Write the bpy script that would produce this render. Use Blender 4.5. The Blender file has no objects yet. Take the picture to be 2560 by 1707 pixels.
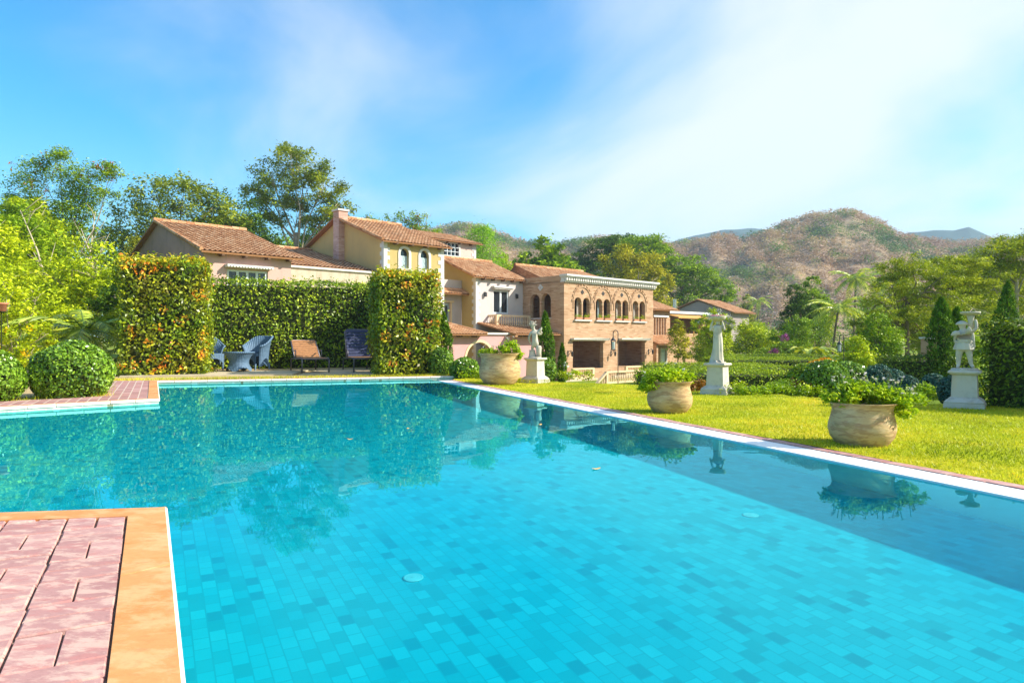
import bpy, math, random
import numpy as np
from mathutils import Vector, Matrix
R = math.radians
random.seed(7); RNG = np.random.default_rng(7)
scn = bpy.context.scene
COL = scn.collection

# ------------------------------------------------------------------ camera, sky, sun, exposure
cam = bpy.data.cameras.new('camera'); camo = bpy.data.objects.new('camera', cam); COL.objects.link(camo)
cam.sensor_width = 36; cam.lens = 24.0; cam.clip_start = 0.05; cam.clip_end = 9000
EYE = 0.8
camo.location = (0, 0, EYE); camo.rotation_euler = (R(90 - 0.17), 0, 0)
scn.camera = camo
SUN_AZ, SUN_EL = 94.0, 34.0
world = bpy.data.worlds.new('World'); scn.world = world; world.use_nodes = True
wt = world.node_tree; wt.nodes.clear()
def wn(t, **kw):
    n = wt.nodes.new(t)
    for k, v in kw.items(): setattr(n, k, v)
    return n
def wl(a, b): wt.links.new(a, b)
def wmath(op, a, b=None, c=None):
    n = wn('ShaderNodeMath', operation=op)
    for i, x in enumerate((a, b, c)):
        if x is None: continue
        if isinstance(x, (int, float)): n.inputs[i].default_value = x
        else: wl(x, n.inputs[i])
    return n.outputs[0]
sky = wn('ShaderNodeTexSky', sky_type='NISHITA', sun_disc=False, sun_elevation=R(SUN_EL), sun_rotation=R(SUN_AZ),
         air_density=1.1, dust_density=1.2, ozone_density=2.0)
hs = wn('ShaderNodeHueSaturation'); hs.inputs['Saturation'].default_value = 1.35; hs.inputs['Value'].default_value = 1.0
hs.inputs['Hue'].default_value = 0.492
wl(sky.outputs[0], hs.inputs['Color'])
tint = wn('ShaderNodeMix', data_type='RGBA', blend_type='MULTIPLY'); tint.inputs['Factor'].default_value = 1; tint.inputs['B'].default_value = (0.27, 1.46, 1.85, 1)
wl(hs.outputs[0], tint.inputs['A'])
tc = wn('ShaderNodeTexCoord')
sx = wn('ShaderNodeSeparateXYZ'); wl(tc.outputs['Generated'], sx.inputs[0])
# thin cloud veil: drawn on a high flat layer (direction divided by its height), so it recedes to the horizon
den = wmath('ADD', wmath('ABSOLUTE', sx.outputs['Z']), 0.22)
cx = wmath('DIVIDE', sx.outputs['X'], den); cy = wmath('DIVIDE', sx.outputs['Y'], den)
cb = wn('ShaderNodeCombineXYZ'); wl(cx, cb.inputs[0]); wl(cy, cb.inputs[1])
def wnoise(scale, detail, rough, off, dist=0.0):
    mp = wn('ShaderNodeMapping'); mp.inputs['Location'].default_value = off; mp.inputs['Rotation'].default_value = (0, 0, 0.5)
    mp.inputs['Scale'].default_value = (1.0, 0.75, 1)
    wl(cb.outputs[0], mp.inputs[0])
    n = wn('ShaderNodeTexNoise'); n.inputs['Scale'].default_value = scale; n.inputs['Detail'].default_value = detail
    n.inputs['Roughness'].default_value = rough; n.inputs['Distortion'].default_value = dist
    wl(mp.outputs[0], n.inputs['Vector']); return n.outputs['Fac']
n1 = wnoise(1.15, 8, 0.52, (3.1, 0.4, 0), 0.5); n2 = wnoise(0.35, 2, 0.5, (7.0, 2.0, 0), 0.2)
side = wn('ShaderNodeMapRange', interpolation_type='SMOOTHSTEP'); wl(sx.outputs['X'], side.inputs[0])
side.inputs[1].default_value = -0.42; side.inputs[2].default_value = 0.62; side.inputs[3].default_value = 0.0; side.inputs[4].default_value = 0.42
cl = wmath('ADD', wmath('ADD', wmath('MULTIPLY', n1, 1.25), wmath('MULTIPLY', n2, 0.6)), side.outputs[0])
cr = wn('ShaderNodeMapRange', interpolation_type='SMOOTHSTEP'); wl(cl, cr.inputs[0])
cr.inputs[1].default_value = 0.80; cr.inputs[2].default_value = 1.46; cr.inputs[3].default_value = 0.0; cr.inputs[4].default_value = 0.86
lo = wn('ShaderNodeMapRange', interpolation_type='SMOOTHSTEP'); wl(sx.outputs['Z'], lo.inputs[0])
lo.inputs[1].default_value = -0.02; lo.inputs[2].default_value = 0.30; lo.inputs[3].default_value = 0.35; lo.inputs[4].default_value = 0.0
cf = wmath('MAXIMUM', cr.outputs[0], lo.outputs[0])
mx = wn('ShaderNodeMix', data_type='RGBA'); wl(cf, mx.inputs['Factor']); wl(tint.outputs['Result'], mx.inputs['A'])
mx.inputs['B'].default_value = (7.3, 7.5, 7.6, 1)
bg = wn('ShaderNodeBackground'); bg.inputs['Strength'].default_value = 0.078; wl(mx.outputs['Result'], bg.inputs['Color'])
wo = wn('ShaderNodeOutputWorld'); wl(bg.outputs[0], wo.inputs['Surface'])
sun = bpy.data.lights.new('sun', 'SUN'); sun.energy = 5.0; sun.angle = R(0.5); sun.color = (1.0, 0.93, 0.80)
suno = bpy.data.objects.new('sun', sun); COL.objects.link(suno)
SD = Vector((math.cos(R(SUN_EL)) * math.sin(R(SUN_AZ)), math.cos(R(SUN_EL)) * math.cos(R(SUN_AZ)), math.sin(R(SUN_EL))))
suno.rotation_euler = SD.to_track_quat('Z', 'Y').to_euler()
suno.location = (30, 0, 40)
vs = scn.view_settings; vs.view_transform = 'Standard'; vs.look = 'None'; vs.gamma = 1; vs.exposure = 0.93
scn.cycles.max_bounces = 10; scn.cycles.transparent_max_bounces = 12
scn.cycles.caustics_reflective = False; scn.cycles.caustics_refractive = True
scn.cycles.sample_clamp_indirect = 6

# ------------------------------------------------------------------ helpers
class MB:
    """collects polygons (with a material index and a per-face random value) and links them as one mesh object"""
    def __init__(self): self.v = []; self.f = []; self.m = []; self.r = []
    def add(self, vs, fs, m=0, r=None):
        b = len(self.v); self.v.extend([tuple(p) for p in vs])
        for f in fs:
            self.f.append([i + b for i in f]); self.m.append(m); self.r.append(random.random() if r is None else r)
    def quad(self, a, b, c, d, m=0, r=None): self.add([a, b, c, d], [(0, 1, 2, 3)], m, r)
    def box(self, x0, x1, y0, y1, z0, z1, m=0, r=None, M=None):
        p = [(x, y, z) for z in (z0, z1) for y in (y0, y1) for x in (x0, x1)]
        if M is not None: p = [M @ Vector(q) for q in p]
        self.add(p, [(0, 2, 3, 1), (4, 5, 7, 6), (0, 1, 5, 4), (2, 6, 7, 3), (0, 4, 6, 2), (1, 3, 7, 5)], m, random.random() if r is None else r)
    def bbox(self, x0, x1, y0, y1, z0, z1, c=0.006, m=0, r=None, M=None):
        """box with its top edges chamfered"""
        p = [(x, y, z0) for y in (y0, y1) for x in (x0, x1)] + [(x, y, z1 - c) for y in (y0, y1) for x in (x0, x1)] + \
            [(x, y, z1) for y in (y0 + c, y1 - c) for x in (x0 + c, x1 - c)]
        if M is not None: p = [M @ Vector(q) for q in p]
        f = [(0, 2, 3, 1), (0, 1, 5, 4), (2, 6, 7, 3), (0, 4, 6, 2), (1, 3, 7, 5), (4, 5, 9, 8), (6, 10, 11, 7), (4, 8, 10, 6), (5, 7, 11, 9), (8, 9, 11, 10)]
        self.add(p, f, m, random.random() if r is None else r)
    def lathe(self, prof, n=24, c=(0, 0, 0), m=0, cap=True, wob=None, sq=(1, 1)):
        vs = []
        for (r, z) in prof:
            for k in range(n):
                a = 2 * math.pi * k / n; rr = r * (1 + (wob(a, z) if wob else 0))
                vs.append((c[0] + rr * math.cos(a) * sq[0], c[1] + rr * math.sin(a) * sq[1], c[2] + z))
        fs = []
        for i in range(len(prof) - 1):
            for k in range(n):
                k2 = (k + 1) % n; fs.append((i * n + k, i * n + k2, (i + 1) * n + k2, (i + 1) * n + k))
        if cap: fs += [tuple(reversed(range(n))), tuple(range((len(prof) - 1) * n, len(prof) * n))]
        self.add(vs, fs, m)
    def tube(self, pts, rad, n=8, m=0, cap=True):
        pts = [Vector(p) for p in pts]; rad = rad if hasattr(rad, '__len__') else [rad] * len(pts)
        vs = []; up = Vector((0.12, 0.31, 0.94)).normalized()
        for i, p in enumerate(pts):
            t = (pts[min(i + 1, len(pts) - 1)] - pts[max(i - 1, 0)]).normalized()
            if abs(t.dot(up)) > 0.98: up = Vector((1, 0.2, 0)).normalized()
            a = t.cross(up).normalized(); b = a.cross(t).normalized()
            for k in range(n):
                w = 2 * math.pi * k / n; vs.append(p + (a * math.cos(w) + b * math.sin(w)) * rad[i])
        fs = [(i * n + k, i * n + (k + 1) % n, (i + 1) * n + (k + 1) % n, (i + 1) * n + k) for i in range(len(pts) - 1) for k in range(n)]
        if cap: fs += [tuple(reversed(range(n))), tuple(range((len(pts) - 1) * n, len(pts) * n))]
        self.add(vs, fs, m)
    def prism(self, poly, z0, z1, m=0, r=None):
        n = len(poly)
        self.add([(x, y, z0) for x, y in poly] + [(x, y, z1) for x, y in poly],
                 [tuple(reversed(range(n))), tuple(range(n, 2 * n))] + [(i, (i + 1) % n, n + (i + 1) % n, n + i) for i in range(n)], m, r)
    def build(self, name, mats, parent=None, smooth=False, loc=None, rot=None):
        me = bpy.data.meshes.new(name); me.from_pydata(self.v, [], self.f); me.update()
        for mm in (mats if isinstance(mats, (list, tuple)) else [mats]): me.materials.append(mm)
        me.polygons.foreach_set('material_index', self.m)
        at = me.attributes.new('rnd', 'FLOAT', 'FACE'); at.data.foreach_set('value', self.r)
        if smooth: me.polygons.foreach_set('use_smooth', [True] * len(self.f))
        me.update(); return link(name, me, parent, loc, rot)
def link(name, me, parent=None, loc=None, rot=None):
    o = bpy.data.objects.new(name, me); COL.objects.link(o)
    if parent is not None: o.parent = parent
    if loc is not None: o.location = loc
    if rot is not None: o.rotation_euler = rot
    return o
def auto_smooth(o, deg=40):
    me = o.data; n = len(me.polygons)
    me.polygons.foreach_set('use_smooth', [True] * n)
    try: me.set_sharp_from_angle(angle=R(deg))
    except Exception: pass
    return o
def tag(o, label=None, cat=None, group=None, kind=None):
    if label: o['label'] = label
    if cat: o['category'] = cat
    if group: o['group'] = group
    if kind: o['kind'] = kind
    return o
def thing(name, label, cat, loc=(0, 0, 0), rz=0.0, group=None):
    o = bpy.data.objects.new(name, None); COL.objects.link(o); o.empty_display_size = 0.2
    o.location = loc; o.rotation_euler = (0, 0, rz); return tag(o, label, cat, group)
def copy_tree(o, parent=None):
    c = o.copy(); COL.objects.link(c)
    if parent is not None: c.parent = parent
    for ch in list(o.children): copy_tree(ch, c)
    return c
def dup(o, loc, rz=0.0, scale=1.0, label=None, group=None):
    c = copy_tree(o); c.location = loc; c.rotation_euler = (0, 0, rz)
    c.scale = scale if hasattr(scale, '__len__') else (scale,) * 3
    if label: c['label'] = label
    if group: c['group'] = group
    return c

# ---- materials
class NT:
    def __init__(self, name):
        self.m = bpy.data.materials.new(name); self.m.use_nodes = True; self.t = self.m.node_tree; self.t.nodes.clear()
        self.out = self.n('ShaderNodeOutputMaterial')
    def n(self, t, **kw):
        x = self.t.nodes.new(t)
        for k, v in kw.items(): setattr(x, k, v)
        return x
    def l(self, a, b): self.t.links.new(a, b)
    def set(self, sock, v):
        if isinstance(v, bpy.types.NodeSocket): self.l(v, sock)
        elif hasattr(v, '__len__') and len(v) == 3 and sock.type == 'RGBA': sock.default_value = (*v, 1)
        else: sock.default_value = v
    def math(self, op, a, b=0.0):
        x = self.n('ShaderNodeMath', operation=op); self.set(x.inputs[0], a); self.set(x.inputs[1], b); return x.outputs[0]
    def coord(self, kind='Object', scale=(1, 1, 1), rot=(0, 0, 0), loc=(0, 0, 0)):
        c = self.n('ShaderNodeTexCoord'); mp = self.n('ShaderNodeMapping')
        mp.inputs['Scale'].default_value = scale; mp.inputs['Rotation'].default_value = rot; mp.inputs['Location'].default_value = loc
        self.l(c.outputs[kind], mp.inputs[0]); return mp.outputs[0]
    def noise(self, vec, scale, detail=4, rough=0.55, dist=0.0):
        x = self.n('ShaderNodeTexNoise'); self.l(vec, x.inputs['Vector']); x.inputs['Scale'].default_value = scale
        x.inputs['Detail'].default_value = detail; x.inputs['Roughness'].default_value = rough; x.inputs['Distortion'].default_value = dist
        return x.outputs['Fac']
    def ramp(self, fac, stops, interp='LINEAR'):
        x = self.n('ShaderNodeValToRGB'); cr = x.color_ramp; cr.interpolation = interp
        while len(cr.elements) < len(stops): cr.elements.new(0.5)
        for e, (p, c) in zip(cr.elements, stops): e.position = p; e.color = (*c, 1) if len(c) == 3 else c
        self.l(fac, x.inputs[0]); return x.outputs[0]
    def mix(self, fac, a, b, blend='MIX'):
        x = self.n('ShaderNodeMix', data_type='RGBA', blend_type=blend)
        self.set(x.inputs['Factor'], fac); self.set(x.inputs['A'], a); self.set(x.inputs['B'], b); return x.outputs['Result']
    def step(self, fac, a, b):
        x = self.n('ShaderNodeMapRange', interpolation_type='SMOOTHSTEP'); self.l(fac, x.inputs[0])
        x.inputs[1].default_value = a; x.inputs[2].default_value = b; return x.outputs[0]
    def attr(self, name='rnd'):
        x = self.n('ShaderNodeAttribute', attribute_name=name); return x.outputs['Fac']
    def bump(self, h, strength=0.3, dist=0.02):
        x = self.n('ShaderNodeBump'); x.inputs['Strength'].default_value = strength; x.inputs['Distance'].default_value = dist
        self.l(h, x.inputs['Height']); return x.outputs[0]
    def pbr(self, color, rough=0.7, spec=0.3, normal=None, metal=0.0, **kw):
        p = self.n('ShaderNodeBsdfPrincipled'); self.set(p.inputs['Base Color'], color); self.set(p.inputs['Roughness'], rough)
        self.set(p.inputs['Specular IOR Level'], spec); self.set(p.inputs['Metallic'], metal)
        if normal is not None: self.l(normal, p.inputs['Normal'])
        for k, v in kw.items(): self.set(p.inputs[k], v)
        return p.outputs[0]
    def done(self, sh): self.l(sh, self.out.inputs['Surface']); return self.m

def plain(name, c, rough=0.6, spec=0.3, var=0.15, scale=6.0, bump=0.0, metal=0.0):
    t = NT(name); v = t.coord(); f = t.noise(v, scale, 5, 0.6)
    col = t.ramp(f, [(0.3, [x * (1 - var) for x in c]), (0.7, [min(1, x * (1 + var)) for x in c])])
    return t.done(t.pbr(col, rough, spec, t.bump(f, bump, 0.01) if bump else None, metal))
def plaster(name, c, c2, stain=0.5, scale=0.8):
    t = NT(name); v = t.coord()
    a = t.noise(v, scale, 6, 0.62, 0.4); b = t.noise(t.coord(scale=(2.2, 2.2, 0.5), loc=(5, 3, 1)), scale * 1.4, 5, 0.65)
    f = t.noise(v, 22, 4, 0.6)
    col = t.mix(t.math('MULTIPLY', t.step(a, 0.42, 0.75), stain), c, c2)
    col = t.mix(t.math('MULTIPLY', t.step(b, 0.52, 0.8), stain * 0.6), col, [x * 0.72 for x in c2])
    return t.done(t.pbr(col, 0.9, 0.1, t.bump(f, 0.35, 0.02)))
def leafmat(name, stops, rough=0.45, trans=0.22, spec=0.16, clump=0.25):
    stops = [(a, (min(.9, c[0] * 1.7), min(.9, c[1] * 1.55), c[2] * .8)) if c[1] > c[2] * 1.5 else (a, c) for a, c in stops]
    stops = [(stops[0][0], tuple(x * .6 for x in stops[0][1]))] + stops[1:]
    t = NT(name); col = t.ramp(t.attr(), stops)
    # slow natural drift of colour through the plant
    n = t.noise(t.coord(), 1.3, 3, 0.5)
    col = t.mix(clump, col, t.ramp(n, [(0.35, [x * 0.6 for x in stops[0][1]]), (0.65, [min(1, x * 1.25) for x in stops[-1][1]])]))
    p = t.pbr(col, rough, spec)
    tr = t.n('ShaderNodeBsdfTranslucent'); t.l(t.mix(1.0, col, (1.0, 1.0, 0.45), 'MULTIPLY'), tr.inputs['Color'])
    mxs = t.n('ShaderNodeMixShader'); mxs.inputs[0].default_value = trans; t.l(p, mxs.inputs[1]); t.l(tr.outputs[0], mxs.inputs[2])
    return t.done(mxs.outputs[0])

# ---- foliage: many small leaf faces, built with numpy
def leaf_mesh(name, C, size, mat, rnd=None, up=0.35, aspect=0.5, droop=0.0, axis=None, normal=None, fold=0.18):
    C = np.asarray(C, float); N = len(C); size = np.broadcast_to(np.asarray(size, float), (N,))
    if normal is None:
        n = RNG.normal(size=(N, 3)); n /= np.linalg.norm(n, axis=1)[:, None]; n[:, 2] = np.abs(n[:, 2]); n = n * (1 - up) + np.array([0, 0, 1.0]) * up
    else: n = normal + RNG.normal(size=(N, 3)) * (1 - up)
    n /= np.linalg.norm(n, axis=1)[:, None] + 1e-9
    d = RNG.normal(size=(N, 3)) if axis is None else axis + RNG.normal(size=(N, 3)) * 0.35
    d[:, 2] -= droop; d -= n * (d * n).sum(1)[:, None]; d /= np.linalg.norm(d, axis=1)[:, None] + 1e-9
    s = np.cross(n, d); L = size[:, None]; W = L * aspect
    V = np.empty((N, 4, 3)); V[:, 0] = C - d * L * 0.5; V[:, 1] = C + s * W * 0.5 + n * W * fold; V[:, 2] = C + d * L * 0.5; V[:, 3] = C - s * W * 0.5 + n * W * fold
    me = bpy.data.meshes.new(name); me.vertices.add(N * 4); me.vertices.foreach_set('co', V.ravel())
    me.loops.add(N * 4); me.loops.foreach_set('vertex_index', np.arange(N * 4, dtype=np.int32))
    me.polygons.add(N); me.polygons.foreach_set('loop_start', np.arange(0, N * 4, 4, dtype=np.int32))
    try: me.polygons.foreach_set('loop_total', np.full(N, 4, dtype=np.int32))
    except Exception: pass
    me.update(calc_edges=True)
    me.materials.append(mat)
    at = me.attributes.new('rnd', 'FLOAT', 'FACE'); at.data.foreach_set('value', np.clip(RNG.random(N) if rnd is None else rnd, 0, 1))
    me.validate(); return me
def crown_points(lobes, n, clumps=40, cr=0.28, hollow=0.55, flat=1.0):
    """lobes: (x,y,z,rx,ry,rz); leaves gather in small clumps on and inside each lobe"""
    vol = np.array([l[3] * l[4] + l[4] * l[5] + l[3] * l[5] for l in lobes]); pr = vol / vol.sum()
    P = []; Q = []
    for l, p in zip(lobes, pr):
        k = max(4, int(clumps * len(lobes) * p)); m = max(20, int(n * p))
        d = RNG.normal(size=(k, 3)); d /= np.linalg.norm(d, axis=1)[:, None]
        rad = hollow + (1 - hollow) * RNG.random(k) ** 0.6
        cc = np.array(l[:3]) + d * rad[:, None] * np.array(l[3:])
        shade = RNG.random(k)
        idx = RNG.integers(0, k, m); sd = cr * np.mean(l[3:])
        off = RNG.normal(size=(m, 3)) * sd * np.array([1, 1, 0.7 * flat])
        P.append(cc[idx] + off); Q.append(0.55 * shade[idx] + 0.45 * RNG.random(m))
    return np.concatenate(P), np.concatenate(Q)
def box_points(n, x0, x1, y0, y1, z0, z1, faces, jit=0.05, und=0.05):
    """points scattered on chosen faces of a clipped box: faces from 'x-','x+','y-','y+','z+'"""
    ar = {'x-': (y1 - y0) * (z1 - z0), 'x+': (y1 - y0) * (z1 - z0), 'y-': (x1 - x0) * (z1 - z0), 'y+': (x1 - x0) * (z1 - z0), 'z+': (x1 - x0) * (y1 - y0)}
    tot = sum(ar[f] for f in faces); P = []; Nn = []
    for f in faces:
        m = int(n * ar[f] / tot); u = RNG.random((m, 3)); p = np.stack([x0 + u[:, 0] * (x1 - x0), y0 + u[:, 1] * (y1 - y0), z0 + u[:, 2] * (z1 - z0)], 1)
        ax = 'xyz'.index(f[0]); p[:, ax] = {'x-': x0, 'x+': x1, 'y-': y0, 'y+': y1, 'z+': z1}[f]
        w = np.sin(p[:, 0] * 3.1 + p[:, 2] * 2.3) * np.cos(p[:, 1] * 2.7 + p[:, 2] * 3.7) * und
        sg = 1 if f[1] == '+' else -1
        p[:, ax] += sg * w + RNG.normal(size=m) * jit
        nn = np.zeros((m, 3)); nn[:, ax] = sg; nn[:, 2] += 0.45; P.append(p); Nn.append(nn)
    return np.concatenate(P), np.concatenate(Nn)
def skinned(name, nodes, edges, mat, parent=None, sub=2, smooth=True):
    """nodes: (x,y,z,r) -> one continuous body grown with a Skin modifier"""
    me = bpy.data.meshes.new(name + '_frame'); me.from_pydata([n[:3] for n in nodes], edges, [])
    o = bpy.data.objects.new(name, me); COL.objects.link(o)
    sk = o.modifiers.new('skin', 'SKIN'); sk.use_smooth_shade = True
    for i, v in enumerate(me.skin_vertices[0].data):
        r = nodes[i][3]; v.radius = r if hasattr(r, '__len__') else (r, r); v.use_root = (i == 0)
    if sub:
        ss = o.modifiers.new('sub', 'SUBSURF'); ss.levels = sub; ss.render_levels = sub
    dg = bpy.context.evaluated_depsgraph_get(); dg.update()
    m2 = bpy.data.meshes.new_from_object(o.evaluated_get(dg)); m2.name = name
    o.modifiers.clear(); o.data = m2; bpy.data.meshes.remove(me)
    m2.materials.clear(); m2.materials.append(mat)
    m2.polygons.foreach_set('use_smooth', [smooth] * len(m2.polygons))
    if parent is not None: o.parent = parent
    return o
def chain(a, b, n, r0, r1):
    return [(a[0] + (b[0] - a[0]) * k / n, a[1] + (b[1] - a[1]) * k / n, a[2] + (b[2] - a[2]) * k / n, r0 + (r1 - r0) * k / n) for k in range(n + 1)]

# ------------------------------------------------------------------ the pool, its banks and the ground
WZ = -0.065                    # water level
FZ = -0.70                     # pool floor
A_AZ = -27.5                   # direction of the paving joints
IN0, IN1 = (-1.53, 14.15), (4.62, -1.0)          # inner line of the overflow edge
E = Vector((IN1[0] - IN0[0], IN1[1] - IN0[1], 0)).normalized(); EN = Vector((-E.y, E.x, 0))   # along, and outwards
def off(p, d): return (p[0] + EN.x * d, p[1] + EN.y * d)
FAR_L, FAR_R = (-6.83, 13.13), (-0.92, 15.0)      # far coping front edge
STEP = (-4.77, 9.22); LEFT = (-9.3, 5.01)         # left bank
DK_C = (-1.655, 3.25); DK_L = (-8.0, 2.33); DK_F = (-0.774, 1.59); DK_B = (0.6, -1.0)   # near deck

def tilegrid(name, base, dark, light, rotdeg, sx, sy, grout, gw=0.03, rough=0.35, wear=0.4, dk=0.06):
    t = NT(name); v = t.coord('Object', rot=(0, 0, R(rotdeg)))
    b = t.n('ShaderNodeTexBrick', offset=0.5, squash=1.0)
    b.inputs['Scale'].default_value = 1.0; b.inputs['Brick Width'].default_value = sx; b.inputs['Row Height'].default_value = sy
    b.inputs['Mortar Size'].default_value = gw * sy; b.inputs['Mortar Smooth'].default_value = 0.3; b.inputs['Bias'].default_value = 0.0
    b.inputs['Color1'].default_value = (0, 0, 0, 1); b.inputs['Color2'].default_value = (1, 1, 1, 1); b.inputs['Mortar'].default_value = (0.5, 0.5, 0.5, 1)
    t.l(v, b.inputs['Vector'])
    rb = t.n('ShaderNodeRGBToBW'); t.l(b.outputs['Color'], rb.inputs[0])
    col = t.ramp(rb.outputs[0], [(0.0, dark), (dk, dark), (dk + 0.03, [x * 0.82 for x in base]), (0.35, [x * 0.94 for x in base]), (0.55, base), (0.8, [x * 1.03 for x in base]), (0.95, light), (1.0, light)])
    f = t.noise(t.coord('Object'), 3.5, 7, 0.7); g = t.noise(t.coord('Object'), 14, 5, 0.7)
    col = t.mix(t.math('MULTIPLY', t.step(f, 0.5, 0.8), wear), col, [x * 0.72 for x in base])
    col = t.mix(t.math('MULTIPLY', t.step(g, 0.6, 0.8), wear * 0.6), col, [min(1, x * 1.2) for x in base])
    col = t.mix(b.outputs['Fac'], col, grout)
    return t.done(t.pbr(col, rough, 0.3, t.bump(b.outputs['Fac'], -0.3, 0.004)))
M_FLOOR = tilegrid('pool_tile', (0.012, 0.58, 0.64), (0.01, 0.41, 0.48), (0.04, 0.64, 0.69), -117.5, 0.082, 0.058, (0.012, 0.47, 0.53), gw=0.05, wear=0.3, dk=0.045)
M_RIM = tilegrid('rim_tile', (0.50, 0.66, 0.52), (0.26, 0.26, 0.14), (0.66, 0.78, 0.68), 0, 0.10, 0.05, (0.60, 0.62, 0.5), gw=0.06, wear=0.15, dk=0.05)
def water_mat():
    t = NT('pool_water'); v = t.coord('Object'); h = t.noise(v, 1.6, 2, 0.5, 0.6); h2 = t.noise(v, 9.0, 2, 0.5)
    hh = t.math('ADD', h, t.math('MULTIPLY', h2, 0.10))
    g = t.n('ShaderNodeBsdfGlass'); g.inputs['IOR'].default_value = 1.33; g.inputs['Roughness'].default_value = 0.0
    g.inputs['Color'].default_value = (0.28, 0.93, 1.0, 1); t.l(t.bump(hh, 0.05, 0.02), g.inputs['Normal'])
    return t.done(g.outputs[0])
M_WATER = water_mat()
pool_poly = [LEFT, STEP, FAR_L, FAR_R, IN0, IN1, DK_B, DK_F, DK_C, DK_L]
fl = MB(); fl.add([(x, y, FZ) for x, y in [(-9.5, 4.9), (-4.85, 9.35), (-6.95, 13.25), (-1.1, 15.05), off(IN0, 0.1), off(IN1, 0.1), (0.5, -1.2), (-0.9, 1.5), (-1.75, 3.1), (-8.1, 2.2)]], [tuple(reversed(range(10)))])
floor_o = tag(fl.build('pool_floor', M_FLOOR), kind='structure')
wp = [LEFT, STEP, FAR_L, (-1.75, 14.74), IN0, IN1, DK_B, DK_F, DK_C, DK_L]
w = MB(); w.add([(x, y, WZ) for x, y in wp], [tuple(reversed(range(len(wp))))])
water_o = tag(w.build('pool_water', M_WATER, smooth=True), kind='structure')
pw = MB()
def wallseg(mb, a, b, th, z0, z1, m=0):
    d = (Vector(b) - Vector(a)).normalized(); n = Vector((-d.y, d.x)) * th
    mb.prism([a, b, (b[0] + n.x, b[1] + n.y), (a[0] + n.x, a[1] + n.y)], z0, z1, m)
for a, b in [(LEFT, STEP), (STEP, FAR_L), (FAR_L, FAR_R), (DK_B, DK_F), (DK_F, DK_C), (DK_C, DK_L)]:
    wallseg(pw, a, b, 0.2, FZ - 0.1, -0.03)
pwall_o = tag(pw.build('pool_wall', M_RIM), kind='structure')
M_WHITE = plain('white_lip', (0.86, 0.86, 0.84), 0.45, 0.4, 0.05, 9, 0.1)
M_DKTILE = plain('shade_tile', (0.30, 0.48, 0.50), 0.5, 0.4, 0.2, 8)
lip = MB(); a, b = IN0, IN1
lip.prism([off(a, 0.24), off(a, 0), off(b, 0), off(b, 0.24)], FZ - 0.1, WZ + 0.012)
lip_o = tag(lip.build('overflow_edge', M_WHITE), kind='structure')
for o in (floor_o, pwall_o, lip_o): o.cycles.is_caustics_receiver = True
water_o.cycles.is_caustics_caster = True; sun.cycles.is_caustics_light = True

def stone(name, stops, rough=0.75, stretch=(3, 3, 3), bump=0.35, rot=0.0, spec=0.25, pale=None, pale_amt=0.7, red=None):
    """weathered slabs: each face its own tone, with paler worn streaks"""
    t = NT(name); base = t.ramp(t.attr(), stops); v = t.coord('Object', scale=stretch, rot=(0, 0, rot))
    f = t.noise(v, 2.2, 8, 0.68, 0.3); g = t.noise(v, 9, 6, 0.7)
    if red: base = t.mix(t.math('MULTIPLY', t.step(t.noise(t.coord('Object', scale=stretch, loc=(7, 3, 0)), 1.6, 5, .6), .50, .62), .8), base, red)
    if pale: base = t.mix(t.math('MULTIPLY', t.step(f, 0.46, 0.60), pale_amt), base, pale)
    col = t.mix(t.math('MULTIPLY', t.step(g, 0.48, 0.75), 0.5), base, [x * 0.72 for x in stops[0][1]])
    return t.done(t.pbr(col, rough, spec, t.bump(t.math('ADD', f, g), bump, 0.006)))
M_PAVER = stone('paver', [(0, (0.38, 0.19, 0.175)), (0.5, (0.44, 0.235, 0.215)), (1, (0.50, 0.28, 0.25))], stretch=(4, 8, 3), rot=R(28), pale=(0.70, 0.50, 0.40), red=(0.46, 0.20, 0.18), pale_amt=.55)
M_COPING = stone('coping_slab', [(0, (0.58, 0.25, 0.085)), (1, (0.64, 0.30, 0.11))], stretch=(2.2, 3.6, 2), rot=R(10), pale=(0.72, 0.44, 0.22), pale_amt=0.5, bump=0.3, red=(0.66, 0.22, 0.06))
M_GROUT = plain('grout', (0.30, 0.22, 0.17), 0.95, 0.05, 0.2, 20)
M_EDGE = plain('coping_edge', (0.85, 0.80, 0.68), 0.5, 0.3, 0.08, 12)
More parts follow.
